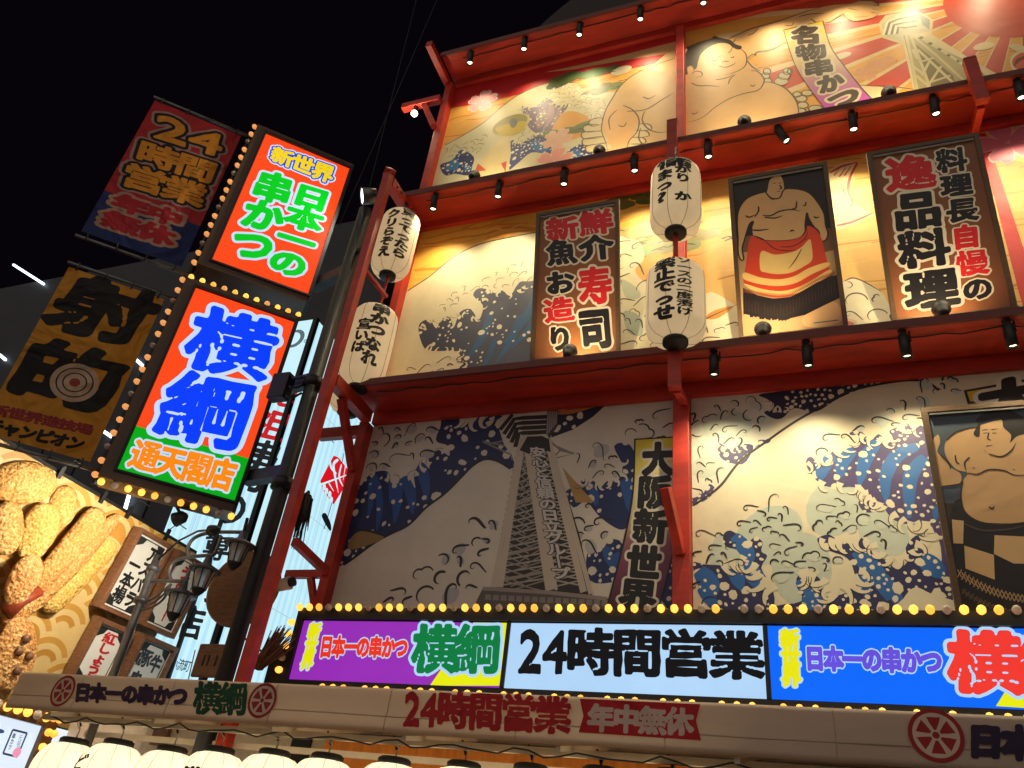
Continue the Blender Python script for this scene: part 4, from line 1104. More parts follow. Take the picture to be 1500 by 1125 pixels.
def draw_d(P):
    SK = (196, 158, 112)
    P.poly(zq([(30, 600), (180, 600), (700, 560), (900, 1200), (100, 1200)]), (52, 40, 34), 0.5, False)
    P.poly(zq([(85, 310), (105, 295), (112, 330), (100, 370), (130, 400), (160, 440), (205, 470), (195, 515), (120, 525), (60, 560), (60, 360)]), SK, 1)
    P.poly(zq([(135, 380), (140, 320), (180, 285), (240, 265), (280, 262), (330, 280), (420, 300), (560, 260), (640, 320), (680, 430), (640, 560), (560, 660), (420, 690), (300, 685), (225, 640), (205, 570), (215, 500), (235, 465), (180, 445)]), SK, 2)
    P.poly(zq([(290, 260), (300, 250), (400, 225), (440, 260), (450, 330), (420, 370), (385, 392), (330, 380), (300, 350), (288, 310)]), SK, 4)
    P.poly(zq([(268, 300), (262, 285), (280, 250), (275, 225), (320, 195), (400, 180), (455, 200), (500, 235), (500, 285), (455, 300), (425, 330), (428, 295), (395, 262), (385, 225), (340, 225), (295, 245), (288, 300)]), (20, 18, 20), 5)
    for l in ([(235, 465), (280, 470), (330, 450), (400, 455), (450, 475), (560, 470)], [(245, 395), (222, 420), (230, 460)], [(180, 385), (185, 415), (200, 425)], [(215, 500), (205, 570), (225, 640), (300, 685), (420, 690)], [(300, 275), (325, 270)], [(340, 272), (368, 268)], [(305, 288), (325, 286)], [(345, 288), (365, 286)],
              [(330, 285), (325, 312), (340, 318)], [(318, 345), (345, 342)], [(330, 380), (385, 392), (430, 365), (450, 330)], [(330, 615), (345, 625), (355, 612)], [(258, 440), (270, 445)], [(436, 448), (448, 452)], [(120, 525), (195, 515), (215, 500)], [(140, 320), (180, 285), (240, 265), (280, 262)], [(110, 380), (150, 420), (160, 450)]): P.line(zq(l), 0.014, (50, 34, 24), 6)
    P.poly(zq([(205, 580), (225, 640), (300, 690), (420, 695), (560, 670), (640, 620), (800, 640), (900, 1200), (200, 1200), (160, 670)]), (20, 17, 18), 7)
    for q in ([(165, 672), (218, 678), (215, 780), (172, 778)], [(355, 742), (480, 748), (640, 730), (640, 860), (560, 870), (440, 868), (352, 825)], [(220, 788), (352, 830), (356, 940), (226, 890)]): P.poly(zq(q), (204, 170, 122), 8, False)
    P.line(zq([(220, 690), (300, 720), (420, 715), (520, 690)]), 0.018, (70, 60, 60), 9)
    for k in range(26):
        x = 190 + k * 18
        y = 895 + 7.2 * k + 20 * math.sin(k * 0.2)
        for a, b in (((x, y), (x + 18, y + 34)), ((x + 18, y), (x, y + 34))): P.line(zq([a, b]), 0.009, (170, 140, 100), 9.2, False, False)
        for a, b in (((x, y + 75), (x + 18, y + 100)), ((x + 18, y + 75), (x, y + 100))): P.line(zq([a, b]), 0.007, (110, 86, 60), 9.4, False, False)
poster(0, 1.05, 2.6, 3.75, 5.87, 7, 'large framed print of a wrestler in a black checked apron above the lit sign', (66, 80, 92), draw_d)
# ================================================================== SPOTLIGHTS
def JT(i, a=0.16, c=1.0): return c + a * math.sin(i * 12.9898 + 4.1) * math.cos(i * 7.233)
def downlight(x, y, z, label, k, tilt=0.0, cone=76):
    root = empty('spotlight', (x, y, z), label, 'spotlight', 'black cylinder spotlights under the eaves')
    ax = np.array((tilt, 0.14, -1.0)); ax /= np.linalg.norm(ax)
    p = np.array((x, y, z - 0.055))
    m = MB(); m.lathe([(0.028, 0), (0.05, 0.008), (0.052, 0.24), (0.046, 0.24), (0.04, 0.2)], p, BLACK, 14, ax, True); hs = m.build('housing', root)
    m = MB(); m.tube([(x, y, z), (x, y, z - 0.02)], 0.04, BLACK, 10); m.tube([(x + 0.056, y, z - 0.015), (x + 0.058, y, z - 0.14)], 0.009, BLACK, 6); m.build('mount', root)
    m = MB(); m.lathe([(0.001, 0.0), (0.039, 0.001)], p + ax * 0.212, LAMPON, 12, ax); m.build('lens', hs)
    spot_light('spotlight_beam', root, p + ax * 0.25, (tilt, 0.24, -1.0), SPOT_W * k, cone, 1.0, WARM)
for i, x in enumerate((-4.72, -3.74, -2.79, -1.8, -0.83, 0.15, 1.12, 2.1, 3.0)):
    downlight(x, -0.52, E3, f'{ORD[i]} black spotlight from the left under the topmost eave', 0.6 * JT(i), JT(i + 40, 0.05, 0), 116)
for i, x in enumerate((-4.72, -3.71, -2.75, -1.78, -0.82, 0.04, 0.90, 1.78, 2.64, 3.5)):
    downlight(x, -0.57, E2, f'{ORD[i]} black spotlight from the left under the middle eave', 1.12 * JT(i + 9), 0.45 if i == 5 else JT(i + 50, 0.05, 0), 124)
for i, x in enumerate((-0.81, 0.10, 0.98, 1.86, 2.75)):
    downlight(x, -0.63, E1, f'{ORD[i]} black spotlight from the left under the lowest eave', 0.95 * JT(i + 20), JT(i + 60, 0.05, 0), 122)
def uplight(x, y, z, d, label, k, group='clip lamps on the ledges'):
    root = empty('clip_lamp', (x, y, z), label, 'clip lamp', group)
    d = np.array(d, float); d /= np.linalg.norm(d)
    c = np.array((x, y, z + 0.13))
    m = MB(); m.tube([(x, y, z), (x, y, z + 0.05), c - d * 0.05], 0.014, BLACK, 8); m.box((x - 0.03, y - 0.03, z), (x + 0.03, y + 0.03, z + 0.015), BLACK); m.build('stand', root)
    m = MB(); m.lathe([(0.03, -0.09), (0.05, -0.06), (0.055, -0.01), (0.07, 0.02), (0.09, 0.075), (0.086, 0.075), (0.066, 0.022), (0.04, 0.0)], c, BLACK, 16, d); m.build('shade', root)
    m = MB(); m.ball(c + d * 0.04, 0.042, LAMPON, 12, 8); m.build('bulb', root)
    m = MB(); rd = random.Random(int(x * 100))
    m.tube([c - d * 0.07] + [(x + 0.05 * math.sin(t * 5 + x) + 0.05 * t, y + 0.02, z + 0.09 - 0.07 * t + 0.03 * math.sin(9 * t)) for t in (0.2, 0.4, 0.6, 0.8, 1)], 0.006, CABLE, 5); m.build('cord', root)
    spot_light('clip_lamp_beam', root, c + d * 0.085, d, UP_W * k, 125, 0.8, WARM)
for x, w in ((-4.15, 'left end of the topmost mural'), (-2.28, 'fists on the topmost mural'), (-0.35, 'belly of the smiling wrestler'), (1.35, 'foot of the pale printed tower')):
    uplight(x, -0.58, E2 + 0.076, (0, 0.62, 0.75), f'black clip lamp on the ledge in front of the {w}', 0.7)
for x, w in ((-2.43, 'fresh seafood and sushi board'), (-0.31, 'red apron wrestler print'), (1.37, "chef's lettering board")):
    uplight(x, -0.6, E1 + 0.076, (0, 0.55, 0.8), f'black clip lamp at the foot of the {w}', 1.0)
# round flood at the top of the corner column, bare lamp on the upper corner bracket
root = empty('floodlight', (-5.42, -1.1, 9.62), 'round white floodlight at the top of the corner column', 'floodlight')
fd = np.array((-0.75, -0.52, -0.36)); fd /= np.linalg.norm(fd)
m = MB(); m.lathe([(0.06, -0.16), (0.11, -0.14), (0.125, 0.06), (0.115, 0.06), (0.10, 0.02)], (-5.5, -1.1, 9.6), GALV, 20, fd); m.build('housing', root)
m = MB(); m.lathe([(0.001, 0.0), (0.113, 0.001)], np.array((-5.5, -1.1, 9.6)) + fd * 0.045, FLOODON, 20, fd); m.build('lens', root)
m = MB(); m.bar((-5.3, -1.1, 9.6), (-5.4, -1.1, 9.6), 0.05, 0.05, BLACK); m.build('bracket', root)
spot_light('floodlight_beam', root, np.array((-5.5, -1.1, 9.6)) + fd * 0.1, fd, 90, 150, 0.7, (1.0, 0.9, 0.75), 0.1)
root = empty('bracket_lamp', (-5.78, -0.2, 12.8), 'small bare lamp hanging under the upper left corner bracket', 'lamp')
m = MB(); m.tube([(-5.78, -0.2, 12.8), (-5.78, -0.2, 12.68)], 0.035, BLACK, 10); m.build('socket', root)
m = MB(); m.ball((-5.78, -0.2, 12.63), 0.06, LAMPON, 12, 8); m.build('bulb', root)
l = bpy.data.lights.new('bracket_lamp_glow', 'POINT'); l.energy = 22; l.color = WARM; l.shadow_soft_size = 0.06
o = bpy.data.objects.new('bracket_lamp_glow', l); COL.objects.link(o); o.parent = root; o.location = Vector((-5.78, -0.24, 12.55)) - wloc(root)
# ================================================================== LANTERNS
def lantern_mat(name, s, col, base=(0.7, 0.6, 0.44)):
    m = bpy.data.materials.new(name); m.use_nodes = True
    nt = m.node_tree; b = nt.nodes['Principled BSDF']
    tc = nt.nodes.new('ShaderNodeTexCoord'); n = nt.nodes.new('ShaderNodeTexNoise')
    n.inputs['Scale'].default_value = 7; n.inputs['Detail'].default_value = 5
    nt.links.new(tc.outputs['Object'], n.inputs['Vector'])
    r = nt.nodes.new('ShaderNodeMapRange'); r.inputs['To Min'].default_value = s * 0.8; r.inputs['To Max'].default_value = s * 1.15
    nt.links.new(n.outputs['Fac'], r.inputs['Value'])
    nt.links.new(r.outputs[0], b.inputs['Emission Strength'])
    b.inputs['Emission Color'].default_value = (*col, 1); b.inputs['Base Color'].default_value = (*base, 1); b.inputs['Roughness'].default_value = 0.7
    return m
PAPER = lantern_mat('lantern_paper', 0.40, (1.0, 0.72, 0.38), (0.55, 0.45, 0.3))
PAPER2 = lantern_mat('lantern_paper_bright', 1.2, (1.0, 0.86, 0.56))
INKM = node_mat('lantern_ink', (0.012, 0.01, 0.01), 0.6)
RIBM = node_mat('lantern_rib', (0.40, 0.30, 0.17), 0.7)
def lantern(c, r, h, label, texts, paper, group, ribs=8, cap=0.4, yaw=0.0, tcap=None):
    """texts: (string, angle of its column, half-width angle, top, bottom as fractions, weight)"""
    root = empty('paper_lantern', c, label, 'lantern', group)
    c = np.array(c, float)
    prof = []
    for t in np.linspace(0, 1, 33):
        f = 1.0
        e = 0.2 if paper is PAPER else 0.46
        tc_ = tcap or cap
        e2 = 0.11 if tcap else e
        if t < e: f = cap + (1 - cap) * math.sqrt(1 - (1 - t / e) ** 2)
        if t > 1 - e2: f = tc_ + (1 - tc_) * math.sqrt(1 - (1 - (1 - t) / e2) ** 2)
        f *= 1 + 0.03 * math.sin(math.pi * t)
        prof.append((r * f, -h / 2 + h * t))
    m = MB(); m.lathe(prof, c, paper, 40); shade = m.build('shade', root)
    m = MB()
    m.lathe([(r * cap * 0.7, -0.02), (r * cap * 1.08, -0.02), (r * cap * 1.08, 0.035), (r * cap * 0.9, 0.05)], c + np.array((0, 0, h / 2)), BLACK, 24); m.build('top_cap', root)
    m = MB(); m.lathe([(r * cap * 0.9, -0.05), (r * cap * 1.08, -0.035), (r * cap * 1.08, 0.02), (r * cap * 0.7, 0.02)], c - np.array((0, 0, h / 2)), BLACK, 24); m.build('bottom_cap', root)
    m = MB()
    for k in range(ribs):
        a = 2 * math.pi * (k + 0.5) / ribs + yaw
        m.tube([c + np.array((rr * 1.004 * math.cos(a), rr * 1.004 * math.sin(a), zz)) for rr, zz in prof], 0.0035 if paper is PAPER else 0.002, RIBM if paper is PAPER else CREAMP, 4)
    m.build('seam', shade)
    rad = lambda z: np.interp(z, [p[1] for p in prof], [p[0] for p in prof])
    if texts:
        m = MB()
        for st, ang, hw, t0, t1, wt in texts:
            n = len(st)
            for i, ch in enumerate(st):
                if ch == ' ': continue
                V2, T = glyph(ch, wt, 0.04)
                z1_, z0_ = h / 2 - (t0 + (t1 - t0) * i / n) * h, h / 2 - (t0 + (t1 - t0) * (i + 1) / n) * h
                pts = []
                for x, y in V2:
                    zz = z0_ + (z1_ - z0_) * y
                    a = R(ang) + R(hw) * (2 * x - 1) - math.pi / 2
                    rr = rad(zz) + 0.007
                    pts.append(c + np.array((rr * math.cos(a), rr * math.sin(a), zz)))
                if len(pts): m.add(pts, [tuple(t) for t in T], INKM)
        m.build('lettering', shade)
    return root
BG = 'big paper lanterns hung on the upper front'
lantern((-1.17, -0.88, 8.66), 0.29, 1.0, 'upper white lantern at the middle post, asking a question in brush writing', (('儲', 6, 40, 0.03, 0.23, 0.07), ('かり か', 26, 19, 0.2, 0.80, 0.06), ('まっ?', -16, 22, 0.25, 0.78, 0.06)), PAPER, BG, yaw=0.25, tcap=0.7)
lantern((-1.17, -0.88, 7.07), 0.31, 0.95, 'lower white lantern at the middle post, written on in two columns', (('ソースの二度漬け', 27, 16, 0.05, 0.88, 0.04), ('禁止でっせ', -12, 21, 0.04, 0.92, 0.07)), PAPER, BG, yaw=0.25, tcap=0.7)
lantern((-5.14, -0.62, 9.02), 0.27, 1.1, 'upper cream lantern in the left corner bay beside the red column', (('買ってったら', 52, 23, 0.05, 0.88, 0.06), ('クリらぞえ', 8, 20, 0.1, 0.9, 0.06)), PAPER, BG, yaw=0.4, tcap=0.6)
lantern((-5.14, -0.62, 7.22), 0.29, 1.2, 'lower cream lantern in the left corner bay beside the red column', (('串かつ', 45, 24, 0.04, 0.48, 0.07), ('宣いば', 12, 18, 0.28, 0.72, 0.06), ('なれ', 45, 20, 0.5, 0.85, 0.06)), PAPER, BG, yaw=0.4, tcap=0.6)
c_ = atY(509, 603, -0.25)
lantern((c_[0], -0.25, c_[2] + 0.65), 0.30, 1.3, 'cream lantern half hidden behind the red column, only its black bottom showing', (('串かつ', 40, 24, 0.3, 0.9, 0.07),), PAPER, BG, yaw=0.4, tcap=0.6)
m = MB(); m.tube([(-1.17, -0.88, 9.2), (-1.17, -0.88, 9.62)], 0.012, BLACK, 6); m.build('hook', bld); m = MB(); m.tube([(-1.17, -0.88, 7.59), (-1.17, -0.88, 8.11)], 0.03, RED, 8); m.build('beam', bld)
m = MB(); m.bar((-1.17, -0.88, 9.62), (-1.17, -0.78, 9.62), 0.05, 0.05, RED); m.build('beam', bld); m = MB(); m.bar((-5.14, -0.62, 9.8), (-5.14, -0.62, 9.86), 0.04, 0.04, BLACK); m.build('beam', bld); m = MB(); m.bar((-5.13, -0.62, 7.87), (-5.13, -0.62, 8.42), 0.03, 0.03, RED); m.build('beam', bld)
# ================================================================== THE LONG LIT SIGN
YS = -0.36
zl, zm = zoom(400, 870, 0.37333), zoom(940, 870, 0.37333)
root = empty('lit_sign', (-5.3, YS, 3.1), 'long lit sign of purple, pale and blue panels edged with bulbs above the awning', 'sign')
m = MB()
x0, z0, x1, z1_ = -5.28, 3.19, 4.5, 3.80
for lo, hi in (((x0 - 0.05, YS - 0.02, z1_ + 0.012), (x1, -0.03, z1_ + 0.13)), ((x0 - 0.05, YS - 0.02, z0 - 0.13), (x1, -0.03, z0 - 0.012)), ((x0 - 0.05, YS - 0.02, z0 - 0.01), (x0 + 0.03, -0.03, z1_ + 0.01))): m.box(lo, hi, BLACK)
m.box((x0 + 0.03, YS + 0.02, z0 - 0.01), (x1, -0.03, z1_ + 0.01), BLACK)
m.build('frame', root)
m = MB(); m.box((x0 - 0.3, YS + 0.05, z0 - 0.05), (x0 - 0.1, -0.05, z0 + 0.36), BLACK); m.build('junction_box', root)
def xo(px, py): return float(atY(px, py, YS)[0])
def panel(name, xa, xb, col, draw):
    P = Print((0, YS + 0.018, 0), UX, VZ, (xa, z0, xb, z1_))
    P.fill([(xa, z0), (xb, z0), (xb, z1_), (xa, z1_)], col, 0)
    draw(P)
    P.build(name, LEDP, root)
PALE = (176, 214, 250)
def d1(P):
    P.poly(zl([(815, 70), (960, 70), (960, 360), (615, 360)]), (232, 236, 10), 1, False)
    P.text('新世界', zl([(148, 115), (192, 115), (150, 295), (105, 295)]), (232, 228, 10), 3, 0.075, [(0.15, PALE)], True)
    P.text('日本一の串かつ', zl([(192, 165), (532, 170), (525, 250), (180, 248)]), (236, 52, 30), 3, 0.065, [(0.125, PALE)])
    P.text('横綱', zl([(560, 125), (890, 125), (880, 308), (545, 300)]), (0, 122, 62), 4, 0.06, [(0.118, PALE)], rough=0.03)
def d2(P): P.text('24時間営業', zm([(-478, 130), (470, 152), (478, 330), (-490, 310)]), (10, 10, 14), 2, 0.052, [], rough=0.04)
def d3(P):
    P.poly(zm([(1440, 360), (1390, 440), (1700, 460), (1700, 100)]), (232, 236, 10), 1, False)
    P.text('新世界', zm([(545, 140), (615, 140), (625, 362), (552, 360)]), (232, 228, 10), 3, 0.075, [(0.15, PALE)], True)
    P.text('日本一の串かつ', zm([(640, 205), (1175, 218), (1180, 312), (645, 298)]), (100, 78, 220), 3, 0.07, [(0.125, PALE)])
    P.text('横綱', zm([(1205, 150), (1770, 160), (1780, 400), (1215, 375)]), (240, 56, 46), 4, 0.065, [(0.118, PALE)], rough=0.03)
xa = xo(741, 950); xb = xo(1123, 960)
panel('purple_panel', x0 + 0.031, xa - 0.02, (150, 46, 182), d1)
panel('pale_panel', xa + 0.02, xb - 0.02, PALE, d2)
panel('blue_panel', xb + 0.02, x1 - 0.05, (0, 104, 252), d3)
m = MB(); m.box((xa - 0.02, YS - 0.004, z0), (xa + 0.02, YS + 0.03, z1_), BLACK); m.build('divider', root); m = MB(); m.box((xb - 0.02, YS - 0.004, z0), (xb + 0.02, YS + 0.03, z1_), BLACK); m.build('divider', root)
def bulb(p, d, root, mat, r=0.036):
    m = MB()
    if mat is BULB and math.sin(p[0] * 91.7 + p[2] * 37.3) > 0.55: mat = BULB2
    d = np.array(d, float)
    m.lathe([(r * 0.5, 0), (r * 0.95, 0.02), (r, 0.04), (r * 0.8, 0.062), (r * 0.35, 0.075)], p, mat, 9, d)
    return m.build('bulb', root)
i = 0
x = x0 - 0.02
k = 0
while x < 3.3:
    on = (k % 4) != 3 and k not in (37, 38)
    if k != 37: bulb((x, YS - 0.02, z1_ + 0.105), (0, -0.8, 0.6), root, BULB if on else BULBD)
    x += 0.1225; k += 1
for k in range(5): bulb((x0 - 0.06, YS - 0.01, 3.77 - 0.125 * k), (-0.9, -0.5, 0), root, BULBD if k == 3 else BULB)
x = x0 + 0.5; k = 0
while x < 2.2:
    if k % 4 != 3: bulb((x, YS - 0.02, z0 - 0.062), (0, -0.9, -0.35), root, BULB, 0.03)
    x += 0.1225; k += 1
# ================================================================== AWNING
AY, AZ0, AZ1 = -1.9, 2.5, 2.812
aw = empty('awning', (-7.1, AY, AZ0), 'long pale vinyl awning over the shop front with printed shop lettering', 'awning')
m = MB()
prof = [(AY + 0.012, AZ0), (AY - 0.012, AZ0 - 0.012), (AY - 0.018, AZ0 + 0.03), (AY - 0.004, AZ0 + 0.15), (AY, AZ1 - 0.03), (AY + 0.012, AZ1 - 0.004), (AY + 0.07, AZ1 + 0.004)]
nx_ = 48
V = []; F = []
for i in range(nx_ + 1):
    xx = -7.1 + (XR + 7.1) * i / nx_
    sag = 0.006 * math.sin(i * 1.7)
    V += [(xx, y + sag * (0.5 if 0 < j < 6 else 0), z + 0.5 * sag) for j, (y, z) in enumerate(prof)]
for i in range(nx_):
    for j in range(len(prof) - 1): F.append((i * 7 + j, (i + 1) * 7 + j, (i + 1) * 7 + j + 1, i * 7 + j + 1))
m.add(V, F, VINYL, True)
m.build('valance', aw)
for k in range(11):
    xx = -6.3 + 1.05 * k
    m = MB(); m.tube([(xx, y - 0.0005, z) for y, z in prof[1:]], 0.0035, VINYL, 5); m.build('seam', aw)
m = MB(); m.tube([(-7.1 + 0.5 * k, AY - 0.0135 + 0.003 * math.sin(k * 2.0), AZ0 + 0.105 + 0.004 * math.sin(k * 1.3)) for k in range(24)], 0.004, VINYL, 5); m.build('fold', aw)
m = MB(); m.obox((-7.1, AY + 0.06, AZ1 - 0.004), (XR + 7.1, 0, 0), (0, 1.8, 0.19), (0, 0, 0.012), CANOPY); m.build('canopy', aw)
m = MB(); m.add([(-7.1, AY + 0.01, AZ0), (-7.1, AY + 0.01, AZ1), (-7.1, AY + 1.86, AZ1 + 0.2), (-7.1, AY + 1.86, AZ1 - 0.06)], [(0, 1, 2, 3)], VINYL); m.build('side_flap', aw)
m = MB()
for z, y in ((2.49, -1.55), (2.44, -1.0)): m.bar((-7.0, y, z), (XR, y, z), 0.045, 0.05, CREAMP)
o = m.build('rail', aw)
for k in range(9):
    xx = -6.6 + 1.2 * k
    m = MB(); m.bar((xx, AY + 0.05, 2.47), (xx, -0.1, 2.78), 0.035, 0.035, CREAMP); m.bar((xx, -1.55, 2.5), (xx, -1.55, 2.86), 0.03, 0.03, CREAMP); m.build('rafter', aw)
P = Print((0, AY - 0.0215, 0), UX, VZ, None)
z9 = zoom(0, 880, 0.33333)
P.text('日本一の串かつ', z9([(335, 362), (826, 378), (820, 462), (326, 440)]), (58, 34, 66), 1, 0.085, rough=0.05)
P.text('横綱', z9([(862, 360), (1085, 366), (1075, 500), (850, 488)]), (14, 74, 46), 1, 0.07, rough=0.05)
za = zoom(620, 1000, 0.29333)
P.text('24時間営業', za([(-90, 36), (735, 78), (728, 250), (-105, 215)]), (186, 30, 34), 1, 0.06, rough=0.05)
P.fill(P.uvs(za([(782, 80), (1384, 108), (1362, 190), (1388, 288), (776, 248), (800, 165)])), (190, 24, 32), 1)
P.text('年中無休', za([(828, 108), (1345, 132), (1340, 262), (822, 238)]), (214, 184, 166), 2, 0.06, rough=0.05)
def wheel(P, c, r):
    u, v = P.uv(c)
    col = (160, 34, 34)
    for rr, cc, l in ((r, col, 1), (r * 0.84, (214, 184, 160), 2)): P.ell((u, v), rr, rr, cc, l, n=32, uv=True)
    for k in range(6):
        a = R(60 * k + 30)
        q = [(u + rr * math.cos(a + d), v + rr * math.sin(a + d)) for rr, d in ((0.2 * r, -0.2), (0.5 * r, -0.36), (0.72 * r, -0.36), (0.72 * r, 0.36), (0.5 * r, 0.36), (0.2 * r, 0.2))]
        P.fill(q, col, 3)
    P.ell((u, v), 0.13 * r, 0.13 * r, col, 3, uv=True)
for c in ((92, 1012), (384, 1026), (1371, 1077)): wheel(P, c, 0.135 if c[0] < 1000 else 0.15)
P.text('日本一の串かつ', zm([(1283, 512), (2280, 560), (2280, 690), (1283, 635)]), (46, 30, 60), 1, 0.085, rough=0.05)
P.build('lettering', CLOTHP, aw)
# shop front beneath the awning
m = MB(); m.box((-8.3, -0.06, 0.12), (XR, 0.02, 3.1), CREAMP); m.build('shop_front', bld)
m = MB(); m.box((-5.2, -0.10, 0.12), (-4.98, -0.061, 3.0), DARK); m.build('shop_post', bld); m = MB(); m.box((-7.0, -0.12, 2.5), (-6.8, -0.061, 3.0), WOOD); m.build('shop_post', bld)
root = empty('curtain', (-1, -0.5, 2.0), 'long orange curtain strung under the awning', 'curtain')
m = MB(); N_ = 160; V = []; F = []
for i in range(N_ + 1):
    xx = -4.55 + 9.0 * i / N_
    yy = -0.5 + 0.025 * math.sin(i * 0.9) + 0.012 * math.sin(i * 2.3)
    V += [(xx, yy, 1.9), (xx, yy * 0.98, 2.66 + 0.012 * math.sin(i * 0.35))]
for i in range(N_): F.append((2 * i, 2 * i + 2, 2 * i + 3, 2 * i + 1))
m.add(V, F, ORANGE, True); o = m.build('cloth', root)
m = MB(); m.tube([(-4.6, -0.5, 2.68), (4.5, -0.5, 2.68)], 0.014, GALV, 6); m.build('rod', root)
SG = 'round paper lanterns in a row under the awning'
LT = {1: (('どて', -22, 20, 0.2, 0.75, 0.05),), 2: (('商', -10, 26, 0.36, 0.66, 0.06),), 3: (('満', 2, 20, 0.26, 0.5, 0.06),), 4: (), 5: ()}
for i, px in enumerate((110, 175, 253, 322, 403, 480, 578, 680, 778, 880, 985)):
    c = atY(px, (1085, 1087, 1097, 1098, 1102, 1108, 1114, 1120, 1124, 1128, 1132)[i], -1.5)
    lantern((c[0], -1.5, c[2] - 0.30), 0.275, 0.54, f'{ORD[i]} glowing round lantern from the left in the row under the awning', LT.get(i, ()), PAPER2, SG, 10, 0.44, 0.1 * i)
    m = MB(); m.tube([(c[0], -1.5, c[2] + 0.02), (c[0] + 0.03, -1.52, c[2] + 0.09), (c[0] - 0.01, -1.55, 2.47)], 0.006, CREAMP, 5); m.tube([(c[0] - 0.02, -1.55, 2.53), (c[0], -1.5, 2.44), (c[0] + 0.02, -1.56, 2.5)], 0.009, CABLE, 5)
    o = m.build('hanging_cord', loc=tuple(c))
    tag(o, f'looped cord holding the {ORD[i]} row lantern from the left to the rail', 'cord', 'cords of the row lanterns')
root = empty('light_cable', (-2, -1.6, 2.5), 'thin black cable drooping along the rail under the awning', 'cable')
m = MB(); rd = random.Random(3)
m.tube([(-6.9 + 0.12 * k, -1.6, 2.50 - 0.05 * abs(math.sin(k * 0.72)) + 0.012 * math.sin(k * 2.1)) for k in range(90)], 0.007, CABLE, 5); m.build('cable', root)
# ================================================================== CORNER SIGNS at 45 degrees: two lit blades, two cloth banners, one black mast
SU, SV, SN = np.array((0.70711, 0.70711, 0)), np.array((0, 0, 1.0)), np.array((0.70711, -0.70711, 0))
SP = atY(343, 731, -1.0)
def sp(u, v, n=0.0): return SP + SU * u + SV * v + SN * n
PS = Print(SP, SU, SV)
zA, zB = zoom(0, 100, 0.346667), zoom(0, 360, 0.346667)
def suv(*px): return PS.uv(px)
def blade(corners, label, top_lit, draw, arms):
    q = PS.uvs(corners)
    u0, u1 = (q[0][0] + q[3][0]) / 2, (q[1][0] + q[2][0]) / 2
    v1, v0 = (q[0][1] + q[1][1]) / 2, (q[3][1] + q[2][1]) / 2
    root = empty('blade_sign', sp((u0 + u1) / 2, v0), label, 'sign', 'lit blade signs on the corner mast')
    m = MB()
    D = 0.34
    BL = 0.15
    for a, b, c, d, mat in ((u0 - BL, v0 - 0.13, u0 - 0.012, v1 + 0.1, BEZEL), (u1 + 0.012, v0 - 0.13, u1 + 0.05, v1 + 0.1, BLACK), (u0 - 0.011, v0 - 0.13, u1 + 0.011, v0 - 0.012, BEZEL), (u0 - 0.011, v1 + 0.012, u1 + 0.011, v1 + 0.1, BEZEL)):
        m.obox(sp(a, b, -D), SU * (c - a), SV * (d - b), SN * (D + 0.0), mat)
    m.obox(sp(u0 - 0.011, v0 - 0.011, -D), SU * (u1 - u0 + 0.022), SV * (v1 - v0 + 0.022), SN * (D - 0.03), BLACK)
    m.obox(sp(u0 - 0.03, v0 - 0.03, 0.001), SU * (u1 - u0 + 0.06), SV * 0.028, SN * 0.02, BLACK); m.obox(sp(u0 - 0.03, v1 + 0.002, 0.001), SU * (u1 - u0 + 0.06), SV * 0.028, SN * 0.02, BLACK)
    m.obox(sp(u0 - 0.03, v0 - 0.001, 0.001), SU * 0.028, SV * (v1 - v0 + 0.002), SN * 0.02, BLACK); m.obox(sp(u1 + 0.002, v0 - 0.001, 0.001), SU * 0.028, SV * (v1 - v0 + 0.002), SN * 0.02, BLACK)
    m.build('cabinet', root)
    P = Print(sp(0, 0, -0.02), SU, SV, (u0 - 0.005, v0 - 0.005, u1 + 0.005, v1 + 0.005))
    P.SPv = (u0, u1, v0, v1)
    draw(P, u0, u1, v0, v1)
    P.build('lit_face', LEDP, root)
    n = int((v1 - v0 + 0.2) / 0.158)
    for k in range(n):      # bulbs down the outer edge
        bulb(sp(u0 - BL - 0.005, v1 + 0.06 - (v1 - v0 + 0.17) * k / (n - 1), -0.06), -SU * 0.75 + SN * 0.65, root, BULBD if k % 4 == 2 else BULBDIM, 0.036)
    nn = int((u1 - u0 + 0.2) / 0.13)
    for k in range(nn):
        uu = u0 - 0.10 + (u1 - u0 + 0.12) * k / (nn - 1)
        if top_lit: bulb(sp(uu, v0 - 0.135, -0.05), -SV * 0.9 + SN * 0.3, root, BULBD if k % 4 == 1 else BULB, 0.038)
        bulb(sp(uu, v1 + 0.10, -0.04 if top_lit else -0.2), SV * 0.7 + SN * (0.7 if top_lit else 0.1), root, (BULBDIM if k % 4 == 3 else BULB) if top_lit else BULBDIM, 0.036)
    for v in arms:
        m = MB(); m.bar(sp(u1 + 0.05, v, -0.2), np.array((-5.52, -1.02, SP[2] + v - 0.06)), 0.14, 0.14, BLACK); m.build('arm', root)
    return root
OR, WHT = (255, 74, 24), (198, 222, 255)
def f_top(P, u0, u1, v0, v1):
    P.fill([(u0, v0), (u1, v0), (u1, v1), (u0, v1)], OR, 0)
    T = lambda pts: zA(pts)
    P.text('新世界', T([(1158, 328), (1420, 420), (1395, 490), (1140, 388)]), (250, 214, 0), 3, 0.05, [(0.18, WHT), (0.115, (0, 70, 220))])
    P.text('日本一の', T([(1258, 480), (1405, 525), (1275, 895), (1125, 850)]), (0, 200, 30), 3, 0.06, [(0.125, WHT)], True, gap=0.0)
    P.text('串かつ', T([(1100, 425), (1250, 470), (1130, 830), (960, 790)]), (0, 200, 30), 3, 0.06, [(0.125, WHT)], True)
blade([(392, 194), (512, 247), (451, 431), (308.5, 380)], 'upper lit blade sign of green lettering on orange, higher on the corner mast', False, f_top, (0.3 + suv(451, 431)[1],))
